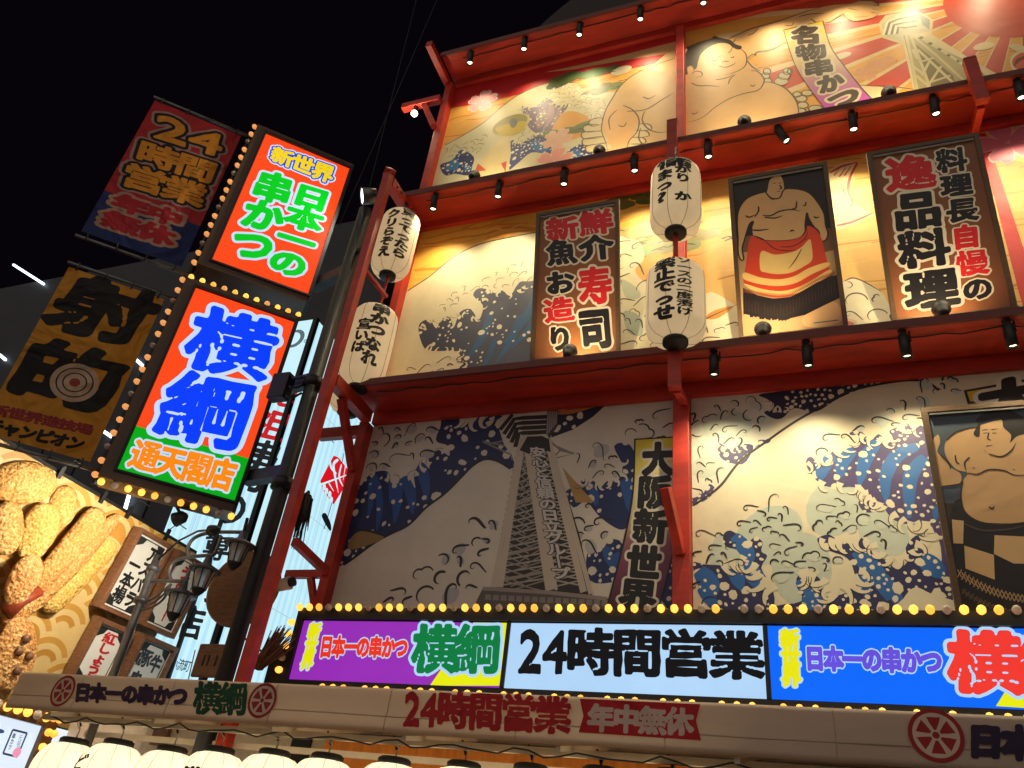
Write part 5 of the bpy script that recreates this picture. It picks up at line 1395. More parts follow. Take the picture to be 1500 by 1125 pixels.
def f_low(P, u0, u1, v0, v1):
    vg = P.uv(zB([(580, 762)])[0])[1]
    P.fill([(u0, vg), (u1, vg), (u1, v1), (u0, v1)], OR, 0)
    P.fill([(u0, v0), (u1, v0), (u1, vg), (u0, vg)], (0, 170, 24), 0)
    P.text('横', zB([(850, 250), (1185, 330), (1110, 570), (765, 500)]), (0, 62, 255), 4, 0.046, [(0.10, WHT)], rough=0.04)
    P.text('綱', zB([(740, 520), (1090, 590), (1000, 870), (650, 790)]), (0, 62, 255), 4, 0.046, [(0.10, WHT)], rough=0.04)
    P.text('通天閣店', zB([(580, 815), (1010, 915), (970, 1040), (535, 930)]), (255, 140, 10), 4, 0.05, [(0.115, WHT)], rough=0.03)
blade([(288, 422), (433, 470), (343, 731), (169, 689)], 'lower lit blade sign of two big blue characters on orange and green', True, f_low, (0.35, 1.6))
# mast and gear
root = empty('sign_mast', (-5.5, -1.02, 0.12), 'thick black steel mast carrying the corner signs beside the red column', 'mast')
m = MB(); m.tube([(-5.5, -1.02, 0.12), (-5.5, -1.02, 9.4)], 0.088, BLACK, 16); m.build('pole', root)
for z in (5.05, 6.4):
    m = MB(); m.tube([(-5.5, -1.02, z), (-5.5, -1.02, z + 0.12)], 0.125, BLACK, 16); m.build('collar', root)
m = MB(); m.bar((-5.5, -1.0, 8.6), (-5.22, -1.06, 8.6), 0.06, 0.06, BLACK); m.build('bracket', root)
root = empty('control_box', (-5.85, -1.15, 6.3), 'black electrical box with coiled cable between the signs and the mast', 'electrical box')
m = MB(); m.box((-5.98, -1.2, 6.2), (-5.74, -1.06, 6.55), BLACK); m.build('case', root, bevel=0.01)
for k in range(3):
    m = MB(); m.tube([(-5.74 + 0.0, -1.14, 6.25 + 0.13 * k), (-5.66, -1.2, 6.17 + 0.13 * k), (-5.58, -1.16, 6.2 + 0.13 * k), (-5.56, -1.1, 6.28 + 0.13 * k)], 0.016, CABLE, 6); m.build('cable', root)
# cloth banners
def banner(corners, label, draw):
    q = PS.uvs(corners)
    u0, u1 = (q[0][0] + q[3][0]) / 2, (q[1][0] + q[2][0]) / 2
    v1, v0 = (q[0][1] + q[1][1]) / 2, (q[3][1] + q[2][1]) / 2
    root = empty('cloth_banner', sp((u0 + u1) / 2, v0, -0.12), label, 'banner', 'cloth banners beside the blade signs')
    P = Print(sp(0, 0, -0.12), SU, SV, (u0, v0, u1, v1))
    draw(P, u0, u1, v0, v1)
    P.build('printed_cloth', CLOTHP, root)
    for v in (v0 - 0.07, v1 + 0.07):
        m = MB(); m.tube([sp(u0 - 0.04, v, -0.14), sp(u1 + 0.16, v, -0.14)], 0.022, GALV, 10); m.build('rod', root)
        for k in range(4):
            uu = u0 + 0.08 + (u1 - u0 - 0.16) * k / 3
            m = MB(); m.tube([sp(uu, v + (0.03 if v > v0 else -0.03), -0.125), sp(uu + 0.02, v, -0.10), sp(uu, v + (-0.09 if v > v0 else 0.09), -0.115)], 0.008, CABLE, 5); m.build('tie', root)
    m = MB(); m.bar(sp(u1 + 0.12, v0 - 0.2, -0.2), sp(u1 + 0.12, v1 + 0.2, -0.2), 0.05, 0.05, BLACK); m.build('upright', root)
def b_24(P, u0, u1, v0, v1):
    vg = P.uv(zA([(440, 515)])[0])[1]
    P.fill([(u0, vg), (u1, vg), (u1, v1), (u0, v1)], (176, 30, 34), 0)
    P.fill([(u0, v0), (u1, v0), (u1, vg), (u0, vg)], (16, 40, 100), 0)
    o = [(0.20, (168, 130, 120)), (0.13, (16, 10, 12))]
    P.text('24', zA([(660, 180), (960, 285), (930, 380), (640, 290)]), (226, 146, 30), 3, 0.045, o, rough=0.03)
    P.text('時間', zA([(600, 300), (925, 405), (890, 490), (570, 390)]), (226, 146, 30), 3, 0.045, o)
    P.text('営業', zA([(540, 395), (880, 500), (845, 590), (505, 490)]), (226, 146, 30), 3, 0.05, o)
    o = [(0.2, (178, 140, 120))]
    P.text('年中', zA([(495, 525), (780, 615), (755, 675), (470, 590)]), (176, 24, 34), 3, 0.075, o, rough=0.04)
    P.text('無休', zA([(450, 595), (745, 685), (715, 755), (425, 660)]), (176, 24, 34), 3, 0.075, o, rough=0.04)
banner([(228, 140), (360, 190), (262, 383), (118, 328)], 'dim red and blue cloth banner of yellow lettering, upper of the two banners', b_24)
def b_sha(P, u0, u1, v0, v1):
    P.fill([(u0, v0), (u1, v0), (u1, v1), (u0, v1)], (204, 138, 30), 0)
    P.text('射', zB([(330, 110), (690, 205), (570, 430), (180, 330)]), (14, 11, 10), 2, 0.056, [], rough=0.05)
    P.text('的', zB([(150, 375), (560, 480), (430, 720), (20, 610)]), (14, 11, 10), 2, 0.056, [], rough=0.05)
    c = P.uv(zB([(316, 578)])[0])
    for r, cc, l in ((0.245, (196, 166, 140), 4), (0.19, (30, 20, 18), 5), (0.175, (196, 166, 140), 6), (0.125, (30, 20, 18), 7), (0.11, (196, 166, 140), 8), (0.055, (150, 50, 34), 9)): P.ell(c, r, r, cc, l, n=32, uv=True)
    P.text('新世界遊技場', zB([(-30, 665), (395, 760), (385, 800), (-45, 710)]), (150, 40, 44), 2, 0.07)
    P.text('チャンピオン', zB([(-45, 725), (370, 815), (335, 868), (-65, 780)]), (14, 11, 10), 2, 0.07)
banner([(88, 380), (246, 430), (127, 672), (-20, 626)], 'mustard cloth banner with two big black characters and a round target', b_sha)
# ================================================================== THE WHITE LIT TOWER behind the mast
TY = 1.6
tc = atY(464, 467, TY)
TX = float(tc[0]); TZ = float(tc[2])
tw = empty('lit_tower', (TX - 0.8, 3.6, 0), 'square tower of glowing white panels with black brush lettering on its front', 'sign tower')
m = MB(); m.box((TX - 1.7, TY + 0.03, 0), (TX - 0.03, 6.2, TZ - 0.04), DARK); m.build('core', tw)
PF = Print((TX, TY, 0), UX, VZ, (-1.7, 2.0, 0, TZ))
GL1 = (204, 244, 255)
def panes(P, u0, u1, n, zs, col):
    for k in range(n):
        for z0, z1 in zip(zs[:-1], zs[1:]):
            a, b = u0 + (u1 - u0) * k / n, u0 + (u1 - u0) * (k + 1) / n
            P.fill([(a + 0.006, z0 + 0.006), (b - 0.006, z0 + 0.006), (b - 0.006, z1 - 0.006), (a + 0.006, z1 - 0.006)], col, 0)
            j = 0
            while a + 0.03 + 0.15 * j + 0.07 < b:
                P.fill([(a + 0.03 + 0.15 * j, z0 + 0.01), (a + 0.1 + 0.15 * j, z0 + 0.01), (a + 0.1 + 0.15 * j, z1 - 0.01), (a + 0.03 + 0.15 * j, z1 - 0.01)], (182, 232, 252), 0.6)
                j += 1
    P.fill([(u0, zs[0]), (u1, zs[0]), (u1, zs[-1]), (u0, zs[-1])], [c * 0.8 for c in col], -1)
zs_ = [2.0, 3.3, 4.9, 6.6, 8.4, TZ]
panes(PF, -1.7, -0.02, 3, zs_, GL1)
zt2 = zoom(120, 740, 0.24)
for st, q, c in (('店', [(615, 600), (765, 630), (720, 825), (545, 800)], BK), ('門', [(690, 400), (850, 420), (800, 600), (640, 570)], BK), ('専', [(755, 180), (935, 185), (880, 345), (730, 325)], BK)):
    PF.text(st, zt2(q), (24, 26, 30), 2, 0.028, rough=0.03)
for st, q, c in (('の', [(318, 712), (372, 722), (352, 774), (300, 764)], BK), ('カ', [(356, 668), (404, 680), (384, 728), (338, 716)], BK), ('串', [(368, 640), (420, 652), (398, 694), (350, 682)], BK), ('祖', [(380, 594), (430, 606), (410, 648), (362, 636)], RD), ('元', [(396, 548), (444, 560), (424, 598), (380, 590)], RD)):
    PF.text(st, q, (24, 26, 30) if c is BK else (200, 24, 30), 2, 0.03, rough=0.03)
PF.ell((432, 496), 0.2, 0.2, (92, 104, 110), 2, n=32); PF.ell((430, 496), 0.14, 0.14, GL1, 3, n=32)
for k in range(3): PF.text('の', [(446, 496 + 10 * k), (450, 497 + 10 * k), (448, 503 + 10 * k), (444, 502 + 10 * k)], (40, 40, 44), 2, 0.02)
PF.line([(240, 952), (352, 963)], 0.03, (30, 34, 40), 2, False); PF.line([(286, 952), (276, 995)], 0.02, (30, 34, 40), 2, False)
PF.ell((243, 968), 0.08, 0.09, (20, 22, 26), 3); PF.text('小流町', [(255, 962), (282, 968), (276, 985), (248, 980)], (40, 44, 50), 3, 0.01)
PF.build('front_panels', LEDP, tw)
PR = Print((TX, TY, 0), (0, 1, 0), VZ, (0.0, 2.0, 4.6, TZ))
panes(PR, 0.03, 4.6, 3, zs_, GL1)
zr = zoom(380, 560, 0.23111)
PR.poly(zr([(385, 625), (470, 465), (500, 475), (565, 560), (560, 630), (470, 775), (400, 680)]), (222, 20, 34), 2, False)
for l, w in (([(385, 650), (560, 585)], 0.07), ([(500, 490), (470, 520), (480, 600), (500, 700)], 0.07), ([(520, 520), (505, 600), (530, 660)], 0.05), ([(445, 480), (455, 540), (490, 580)], 0.06), ([(440, 640), (470, 690)], 0.06), ([(545, 530), (530, 620)], 0.05)): PR.line(zr(l), w, GL1, 3)
for p in ((425, 690), (445, 710), (455, 745), (410, 665)): PR.ell(zr([p])[0], 0.05, 0.06, GL1, 3)
PR.poly(zr([(395, 840), (420, 830), (450, 890), (455, 935), (440, 935), (405, 875)]), (20, 22, 28), 2)
for l in ([(420, 345), (450, 360), (470, 385)], [(535, 450), (500, 620), (410, 930)]): PR.line(zr(l), 0.02, (24, 26, 30), 2, False)
PR.build('side_panels', LEDP, tw)
m = MB()
m.box((TX - 0.04, TY - 0.045, 0), (TX + 0.045, TY + 0.04, TZ), BLACK)
m.build('corner_post', tw)
m = MB()
m.box((TX - 0.62, TY - 0.045, 2.0), (TX - 0.55, TY - 0.012, TZ), BLACK)
m.build('mullion', tw)
m = MB(); m.tube([(TX + 0.03, TY + 0.3 + 0.2 * k, 4.35 - 0.12 * math.sin(math.pi * k / 9)) for k in range(10)], 0.016, CABLE, 6); m.build('cable', tw)
# wooden cut-outs hung behind the mast
root = empty('round_board', (-5.75, -0.72, 3.4), 'round brown wooden board with a slot and a stubby cork behind the mast', 'wooden sign')
dc = atY(357, 862, -0.72)
m = MB(); m.lathe([(0.40, -0.03), (0.43, -0.02), (0.43, 0.02), (0.40, 0.03)], dc, WOOD, 40, (0.1, -1, 0.05)); m.build('disc', root)
m = MB(); m.box(dc + np.array((-0.23, -0.04, -0.02)), dc + np.array((-0.18, -0.031, 0.11)), BLACK); m.build('slot', root)
m = MB(); m.tube([dc + np.array((0.43, 0, 0.02)), dc + np.array((0.58, 0, 0.06))], [0.06, 0.075], CREAMP, 10); m.tube([dc + np.array((0.58, 0, 0.06)), dc + np.array((0.63, 0, 0.075))], 0.05, BLACK, 10); m.build('cork', root)
root = empty('small_board', (-5.75, -0.75, 3.0), 'small brown wooden board with carved marks below the round board', 'wooden sign')
c2 = atY(314, 968, -0.75)
m = MB(); m.box(c2 + np.array((-0.24, -0.02, -0.17)), c2 + np.array((0.24, 0.02, 0.17)), WOOD); m.build('board', root, bevel=0.03)
m = MB(); m.bar(c2 + np.array((-0.12, -0.024, 0.05)), c2 + np.array((-0.12, -0.024, -0.06)), 0.012, 0.012, BLACK); m.bar(c2 + np.array((-0.06, -0.024, 0.05)), c2 + np.array((-0.06, -0.024, -0.06)), 0.012, 0.012, BLACK); m.bar(c2 + np.array((0.04, -0.024, 0.05)), c2 + np.array((0.04, -0.024, -0.06)), 0.012, 0.012, BLACK); m.build('mark', root)
root = empty('straw_ornament', (-5.5, -0.8, 5.0), 'dark ragged straw tassel hanging beside the red column', 'ornament')
c3 = atY(443, 752, -0.8)
m = MB(); rd = random.Random(8)
for k in range(60):
    a, rr = rd.uniform(0, 6.28), rd.uniform(0, 0.07)
    p = c3 + np.array((rr * math.cos(a), rr * math.sin(a), 0.28 - abs(rr) * 1.5))
    m.tube([p, p + np.array((rd.uniform(-0.06, 0.06), rd.uniform(-0.06, 0.06), -rd.uniform(0.25, 0.6)))], [0.012, 0.004], node_mat('dark_straw', (0.03, 0.022, 0.015), 0.9), 4)
m.build('straw', root)
root = empty('straw_broom', (-5.1, -0.5, 3.2), 'brown ragged straw brush sticking up beside the left end of the lit sign', 'ornament')
c4 = atY(395, 960, -0.5)
m = MB()
for k in range(90):
    t = rd.random()
    p = c4 + np.array((-0.12 + rd.uniform(-0.04, 0.04), rd.uniform(-0.05, 0.05), -0.14))
    m.tube([p, p + np.array((0.08 + 0.24 * rd.random(), rd.uniform(-0.05, 0.05), 0.15 + 0.3 * rd.random()))], [0.012, 0.005], WOOD, 4)
m.build('straw', root)
# ================================================================== THE FRIED SKEWER WALL on the far left
tl = R(10)
KN = np.array((math.cos(tl), 0, -math.sin(tl)))
KV = np.array((math.sin(tl), 0, math.cos(tl)))
KU = np.array((0, 1.0, 0))
KP = np.array((-8.7, 0, 3.5))
def kp(u, v, n=0.0): return KP + KU * u + KV * v + KN * n
PK = Print(KP, KU, KV)
kt = (PK.uv((88, 693))[1] + PK.uv((285, 812))[1]) / 2
kr = PK.uv((287, 813))[0]
wl = empty('patterned_wall', kp(-2, -3.4), 'slanting wall of cream and ochre wave scales behind the giant fried skewers', 'wall')
PW = Print(KP, KU, KV, (-6.5, -3.3, kr, kt))
PW.fill([(-6.5, -3.3), (kr, -3.3), (kr, kt), (-6.5, kt)], (204, 158, 80), 0)
r0 = 0.40
row = 0
v = kt + 0.3
lay = 1.0
while v > -3.4:
    for k in range(-18, 6):
        u = (k + (0.5 if row % 2 else 0)) * 2 * r0 * 0.98
        if u < -6.9 or u > kr + 0.5: continue
        for f, c in ((1.0, (222, 190, 128)), (0.84, (198, 148, 66)), (0.66, (222, 192, 132)), (0.48, (190, 138, 58)), (0.3, (220, 190, 130))):
            PW.ell((u, v), r0 * f, r0 * f, c, lay + (1 - f), n=28, uv=True)
    v -= r0 * 0.52
    row += 1
    lay += 1.0
PW.lift = 0.0011
PW.build('printed_face', PRINT, wl)
m = MB(); m.obox(kp(-6.5, -3.3, -0.12), KU * (6.5 + kr), KV * (kt + 3.3), KN * 0.115, DARK); m.build('backing', wl)
m = MB(); m.bar(kp(-6.5, kt + 0.02, -0.03), kp(kr, kt + 0.02, -0.03), 0.05, 0.04, BLACK); m.build('top_edge', wl)
for px in ((150, 726), (186, 752), (243, 782), (88, 690)):
    u, vv = PK.uv(px)
    m = MB(); m.bar(kp(u, kt - 0.06, 0.03), kp(u, kt + 0.1, 0.03), 0.03, 0.05, BLACK); m.tube([kp(u, kt + 0.1, 0.03), kp(u + 0.06, kt + 0.22, 0.05), kp(u + 0.2, kt + 0.2, 0.1)], 0.008, CABLE, 5); m.build('clip', wl)
CR_ = bpy.data.materials.new('fried_crumb'); CR_.use_nodes = True
nt = CR_.node_tree; b = nt.nodes['Principled BSDF']; b.inputs['Roughness'].default_value = 0.6
tcn = nt.nodes.new('ShaderNodeTexCoord'); vo = nt.nodes.new('ShaderNodeTexVoronoi'); vo.inputs['Scale'].default_value = 26; vo.feature = 'SMOOTH_F1'
no = nt.nodes.new('ShaderNodeTexNoise'); no.inputs['Scale'].default_value = 34; no.inputs['Detail'].default_value = 6
nl = nt.nodes.new('ShaderNodeTexNoise'); nl.inputs['Scale'].default_value = 2.5
for n in (vo, no, nl): nt.links.new(tcn.outputs['Object'], n.inputs['Vector'])
r = nt.nodes.new('ShaderNodeValToRGB')
r.color_ramp.elements[0].position = 0.34; r.color_ramp.elements[0].color = (*lin((190, 132, 62)), 1)
r.color_ramp.elements[1].position = 0.62; r.color_ramp.elements[1].color = (*lin((246, 208, 132)), 1)
e_ = r.color_ramp.elements.new(0.47); e_.color = (*lin((216, 158, 76)), 1)
mx = nt.nodes.new('ShaderNodeMath'); mx.operation = 'ADD'
m2 = nt.nodes.new('ShaderNodeMath'); m2.operation = 'MULTIPLY'; m2.inputs[1].default_value = 0.3
m3 = nt.nodes.new('ShaderNodeMath'); m3.operation = 'MULTIPLY'; m3.inputs[1].default_value = 0.7
nt.links.new(nl.outputs['Fac'], m2.inputs[0]); nt.links.new(no.outputs['Fac'], m3.inputs[0]); nt.links.new(m2.outputs[0], mx.inputs[0]); nt.links.new(m3.outputs[0], mx.inputs[1])
oi = nt.nodes.new('ShaderNodeObjectInfo'); hv = nt.nodes.new('ShaderNodeHueSaturation'); mv = nt.nodes.new('ShaderNodeMapRange'); mh = nt.nodes.new('ShaderNodeMapRange')
mv.inputs['To Min'].default_value = 0.9; mv.inputs['To Max'].default_value = 1.08; mh.inputs['To Min'].default_value = 0.485; mh.inputs['To Max'].default_value = 0.51
nt.links.new(oi.outputs['Random'], mv.inputs['Value']); nt.links.new(oi.outputs['Random'], mh.inputs['Value']); nt.links.new(mv.outputs[0], hv.inputs['Value']); nt.links.new(mh.outputs[0], hv.inputs['Hue'])
nt.links.new(mx.outputs[0], r.inputs[0]); nt.links.new(r.outputs[0], hv.inputs['Color']); nt.links.new(hv.outputs[0], b.inputs['Base Color'])
bp = nt.nodes.new('ShaderNodeBump'); bp.inputs['Strength'].default_value = 0.9; bp.inputs['Distance'].default_value = 0.035
ad = nt.nodes.new('ShaderNodeMath'); ad.operation = 'SUBTRACT'
nt.links.new(no.outputs['Fac'], ad.inputs[0]); nt.links.new(vo.outputs['Distance'], ad.inputs[1])
nt.links.new(ad.outputs[0], bp.inputs['Height']); nt.links.new(bp.outputs[0], b.inputs['Normal'])
zk0 = zoom(0, 640, 0.231111)
def fritter(pts, widths, label, name, thick=0.6, lift=0.02):
    """A breaded body along a spine read off the photograph; widths across it in the same crop."""
    spx = smooth_pts(pts, False, 5)
    ws = np.interp(np.linspace(0, 1, len(spx)), np.linspace(0, 1, len(widths)), widths)
    n = 20
    V = []
    rd = random.Random(len(label) + int(pts[0][0]))
    big = 0
    rings = []
    for i, p in enumerate(spx):
        d = spx[min(i + 1, len(spx) - 1)] - spx[max(i - 1, 0)]
        d = d / (np.hypot(*d) + 1e-9)
        nn = np.array([-d[1], d[0]]) * ws[i] * 0.88 / 2
        a, b_ = (np.array(PK.uv(zk0([tuple(v)])[0])) for v in (p + nn, p - nn))
        rings.append((a, b_))
    big = max(np.hypot(*(a - b_)) for a, b_ in rings) / 2
    for a, b_ in rings:
        c, h = (a + b_) / 2, (a - b_) / 2
        w = np.hypot(*h)
        for k in range(n):
            t = 2 * math.pi * k / n
            f = 1 + rd.uniform(-0.035, 0.035)
            o = c + h * math.cos(t) * f
            V.append(kp(o[0], o[1], lift + w * thick * 0.8 * math.sin(t) * f))
    F = [(i * n + k, i * n + (k + 1) % n, (i + 1) * n + (k + 1) % n, (i + 1) * n + k) for i in range(len(rings) - 1) for k in range(n)]
    F += [tuple(range(n))[::-1], tuple((len(rings) - 1) * n + k for k in range(n))]
    c = (rings[0][0] + rings[0][1]) / 2
    root = empty(name, kp(c[0], c[1], lift), label, 'fried food', 'giant fried skewers on the patterned wall')
    m = MB(); m.add(V, F, CR_, True); o = m.build('breading', root)
    md = o.modifiers.new('sub', 'SUBSURF'); md.levels = md.render_levels = 2
    return root
def round_w(w, n=13): return [w * math.sqrt(max(0.012, 1 - (2 * i / (n - 1) - 1) ** 2)) for i in range(n)]
def caps_w(a, b, n=15): return [(a + (b - a) * i / (n - 1)) * math.sqrt(max(0.012, 1 - (2 * i / (n - 1) - 1) ** 8)) for i in range(n)]
fritter([(-90, 310), (60, 295), (200, 285), (356, 290)], round_w(325), 'largest round fried cutlet at the top left of the wall', 'fried_cutlet', 0.5)
fritter([(425, 305), (405, 390), (385, 480), (370, 568)], round_w(205), 'rounded fried piece right of the largest cutlet', 'fried_cutlet', 0.5, 0.01)
fritter([(290, 420), (240, 520), (180, 640), (120, 780)], round_w(270), 'oval fried piece in the middle below the largest cutlet', 'fried_cutlet', 0.5, 0.1)
fritter([(20, 395), (15, 500), (5, 620), (-15, 740)], round_w(220), 'reddish fried piece at the left edge beside the oval one', 'fried_cutlet', 0.5, 0.12)
fritter([(165, 738), (110, 820), (50, 920), (-20, 1050)], round_w(215), 'small fried piece low at the left edge above the shrimp tail', 'fried_cutlet', 0.5, 0.22)
rt = fritter([(598, 448), (500, 565), (370, 720), (260, 850), (165, 975)], caps_w(170, 150), 'giant fried shrimp with its red tail pointing down', 'fried_shrimp', 0.7, 0.14)
qa, qb = PK.uv(zk0([(180, 955)])[0]), PK.uv(zk0([(-30, 1090)])[0])
m = MB(); m.tube([kp(*qa, 0.2), kp((qa[0] + qb[0]) / 2, (qa[1] + qb[1]) / 2, 0.2), kp(*qb, 0.2)], [0.07, 0.055, 0.1], node_mat('shrimp_tail', lin((150, 62, 38)), 0.35, noise=0.4, scale=14), 10); m.build('tail', rt)
fritter([(722, 480), (560, 655), (400, 830), (200, 1010), (-20, 1180)], caps_w(95, 150), 'long thin fried asparagus beside the shrimp', 'fried_asparagus', 0.9, 0.1)
fritter([(700, 655), (560, 790), (420, 930), (250, 1100)], caps_w(150, 165), 'long fried stick at the right of the group', 'fried_stick', 0.7, 0.08)
rt = fritter([(70, 1120), (45, 1280), (10, 1420), (-60, 1580)], round_w(300), 'holed fried lotus root low at the left edge', 'fried_lotus_root', 0.3, 0.2)
for px in ((70, 1250), (25, 1330), (90, 1360), (15, 1450)):
    u, v = PK.uv(zk0([px])[0])
    m = MB(); m.lathe([(0.05, 0), (0.045, 0.03)], kp(u, v, 0.265), WOOD, 10, KN); m.build('hole', rt)
# menu boards
def board(corners, label, rows, bracket=True):
    q = PK.uvs(corners)
    u0, u1 = (q[0][0] + q[3][0]) / 2, (q[1][0] + q[2][0]) / 2
    v1, v0 = (q[0][1] + q[1][1]) / 2, (q[3][1] + q[2][1]) / 2
    root = empty('menu_board', kp((u0 + u1) / 2, v0, 0.1), label, 'menu board', 'hanging menu boards beside the skewers')
    f = 0.06
    m = MB(); m.obox(kp(u0 + f, v0 + f, 0.06), KU * (u1 - u0 - 2 * f), KV * (v1 - v0 - 2 * f), KN * 0.1, node_mat('board_white', lin((238, 238, 234)), 0.4, noise=0.06)); m.build('panel', root)
    for a, b_, c, d in ((u0, v0, u0 + f, v1), (u1 - f, v0, u1, v1), (u0 + f + .001, v0, u1 - f - .001, v0 + f), (u0 + f + .001, v1 - f, u1 - f - .001, v1)):
        m = MB(); m.obox(kp(a, b_, 0.05), KU * (c - a), KV * (d - b_), KN * 0.16, WOOD); m.build('frame', root, bevel=0.006)
    P = Print(kp(0, 0, 0.162), KU, KV, None)
    i0, i1, j0, j1 = u0 + f + 0.03, u1 - f - 0.03, v0 + f + 0.03, v1 - f - 0.03
    for a, b_ in (((i0, j0), (i1, j0)), ((i1, j0), (i1, j1)), ((i1, j1), (i0, j1)), ((i0, j1), (i0, j0))): P.line([a, b_], 0.014, (40, 44, 48), 1, False, False, True)
    for a, b_ in ((i0, j0), (i1, j0), (i1, j1), (i0, j1)):
        sx, sy = (1 if a == i0 else -1), (1 if b_ == j0 else -1)
        P.fill([(a, b_), (a + sx * 0.13, b_), (a + sx * 0.10, b_ + sy * 0.07), (a + sx * 0.05, b_ + sy * 0.1), (a, b_ + sy * 0.13)], (40, 44, 48), 2)
    for st, (a0, a1, b0, b1), c, w in rows:
        U = lambda t: i0 + (i1 - i0) * t
        Vv = lambda t: j0 + (j1 - j0) * t
        P.text(st, [(U(a0), Vv(b1)), (U(a1), Vv(b1)), (U(a1), Vv(b0)), (U(a0), Vv(b0))], c, 3, w, (), True, True, 0.04)
    P.build('lettering', PRINT, root)
B_, R_ = (26, 26, 28), (206, 40, 48)
board([(192, 771), (242, 797), (181, 907), (126, 886)], 'white menu board in a brown frame, topmost of the left column', (('アスパラ', (0.52, 0.9, 0.06, 0.96), B_, 0.05), ('一本揚', (0.1, 0.5, 0.05, 0.72), B_, 0.045)))
board([(247, 802), (292, 826), (240, 932), (192, 912)], 'white menu board of red characters behind the street lamp', (('うずすー', (0.3, 0.72, 0.08, 0.95), R_, 0.05),))
board([(133, 903), (186, 919), (138, 1010), (76, 1000)], 'white menu board of red ginger lettering just above the awning', (('紅しょうが', (0.28, 0.75, -0.05, 0.95), R_, 0.05),))
board([(196, 924), (248, 945), (205, 1030), (148, 1020)], 'white menu board of black meat lettering just above the awning', (('豚', (0.08, 0.5, 0.55, 0.9), (60, 66, 78), 0.04), ('牛', (0.52, 0.92, 0.52, 0.86), (60, 66, 78), 0.05), ('串', (0.1, 0.5, 0.1, 0.45), (60, 66, 78), 0.05)))
# ================================================================== STREET LAMP with three lantern heads
LY = -1.2
def lp(x, y): return atY(*zt2([(x, y)])[0], LY)
lb = lp(270, 880)
root = empty('street_lamp', (lb[0], LY, 0.0), 'old grey street lamp with curled arms and three glass lantern heads', 'street lamp')
tp = lp(455, 335)
m = MB(); m.tube([(tp[0], LY, 0.12), (tp[0], LY, tp[2] + 0.05)], 0.042, GALV, 14); m.lathe([(0.075, -0.03), (0.075, 0.03)], (tp[0], LY, tp[2] - 0.45), GALV, 14); m.lathe([(0.07, -0.03), (0.07, 0.03)], (tp[0], LY, tp[2] - 0.1), GALV, 14); m.build('pole', root)
for pts in ([(400, 465), (500, 462), (610, 462), (640, 440), (660, 390), (690, 350)], [(548, 462), (532, 420), (550, 360), (600, 328), (700, 312), (805, 305)], [(652, 318), (645, 270), (670, 215), (730, 180), (830, 165), (980, 165)], [(805, 305), (830, 250), (850, 190)]):
    m = MB(); m.tube([tuple(p) for p in smooth_pts(np.array([lp(*p) for p in pts]), False, 5)], 0.02, GALV, 8); m.build('arm', root)
for o_ in (0, 26, 52):
    m = MB(); m.tube([tuple(p) for p in smooth_pts(np.array([lp(350 + o_ * .3, 645 - o_), (lp(430, 622 - o_)), (lp(500, 570 - o_)), (lp(545, 480))]), False, 5)], 0.013, GALV, 6); m.build('scroll', root)
GLS = node_mat('frosted_glass', (0.82, 0.84, 0.86), 0.5)
GLS.node_tree.nodes['Principled BSDF'].inputs['Transmission Weight'].default_value = 0.75
for cx, cy, sx, sy in ((965, 240, 1010, 80), (752, 395, 800, 300), (602, 545, 650, 440)):
    c = lp(cx, cy)
    m = MB(); m.lathe([(0.035, 0.14), (0.05, 0.06), (0.17, 0.0), (0.165, -0.012), (0.11, -0.006)], c, GALV, 18); m.build('lamp_cap', root)
    m = MB(); m.lathe([(0.105, -0.012), (0.07, -0.2)], c, GLS, 6, smooth=False); m.build('glass', root)
    m = MB()
    for k in range(6):
        a = 2 * math.pi * k / 6
        m.tube([c + np.array((0.107 * math.cos(a), 0.107 * math.sin(a), -0.01)), c + np.array((0.072 * math.cos(a), 0.072 * math.sin(a), -0.205))], 0.007, BLACK, 5)
    m.build('cage', root)
    m = MB(); m.lathe([(0.075, -0.2), (0.06, -0.23), (0.02, -0.28)], c, BLACK, 12); m.build('finial', root)
    s0 = lp(sx, sy)
    m = MB(); m.tube([c + np.array((0, 0, 0.1)), (c + s0) / 2 + np.array((0, 0, 0.05)), s0], 0.018, GALV if sx < 900 else BLACK, 8); m.build('stem', root)
# small flood on an arm that lights the skewers
fl = atY(312, 777, -1.75)
root = empty('arm_floodlight', fl, 'small bright floodlight on a thin arm above the menu boards', 'floodlight')
kd = kp(-1.2, 0.6) - fl; kd /= np.linalg.norm(kd)
m = MB(); m.lathe([(0.02, -0.09), (0.045, -0.05), (0.06, 0.03), (0.054, 0.03)], fl, BLACK, 14, kd); m.build('housing', root)
m = MB(); m.lathe([(0.001, 0), (0.053, 0.001)], fl + kd * 0.02, LAMPON, 14, kd); m.build('lens', root)
m = MB(); m.tube([fl - kd * 0.08, atY(290, 778, -1.5), atY(262, 792, -1.3), (tp[0], LY, tp[2] - 0.02)], 0.012, BLACK, 6); m.build('arm', root)
spot_light('arm_beam', root, fl + kd * 0.06, kd, 70, 70, 0.8, (1.0, 0.9, 0.75), 0.05)
sf = np.array((-6.78, -1.07, 4.72))  # extra lamp, added only to brighten the fried skewers
root = empty('added_floodlight', sf, 'added black floodlight under the lower blade sign to brighten the fried skewers', 'floodlight')
kd = kp(-1.3, 0.45) - sf; kd /= np.linalg.norm(kd)
m = MB(); m.lathe([(0.03, -0.12), (0.07, -0.08), (0.085, 0.03), (0.078, 0.03)], sf, BLACK, 14, kd); m.build('housing', root)
m = MB(); m.lathe([(0.001, 0), (0.076, 0.001)], sf + kd * 0.02, LAMPON, 14, kd); m.build('lens', root)
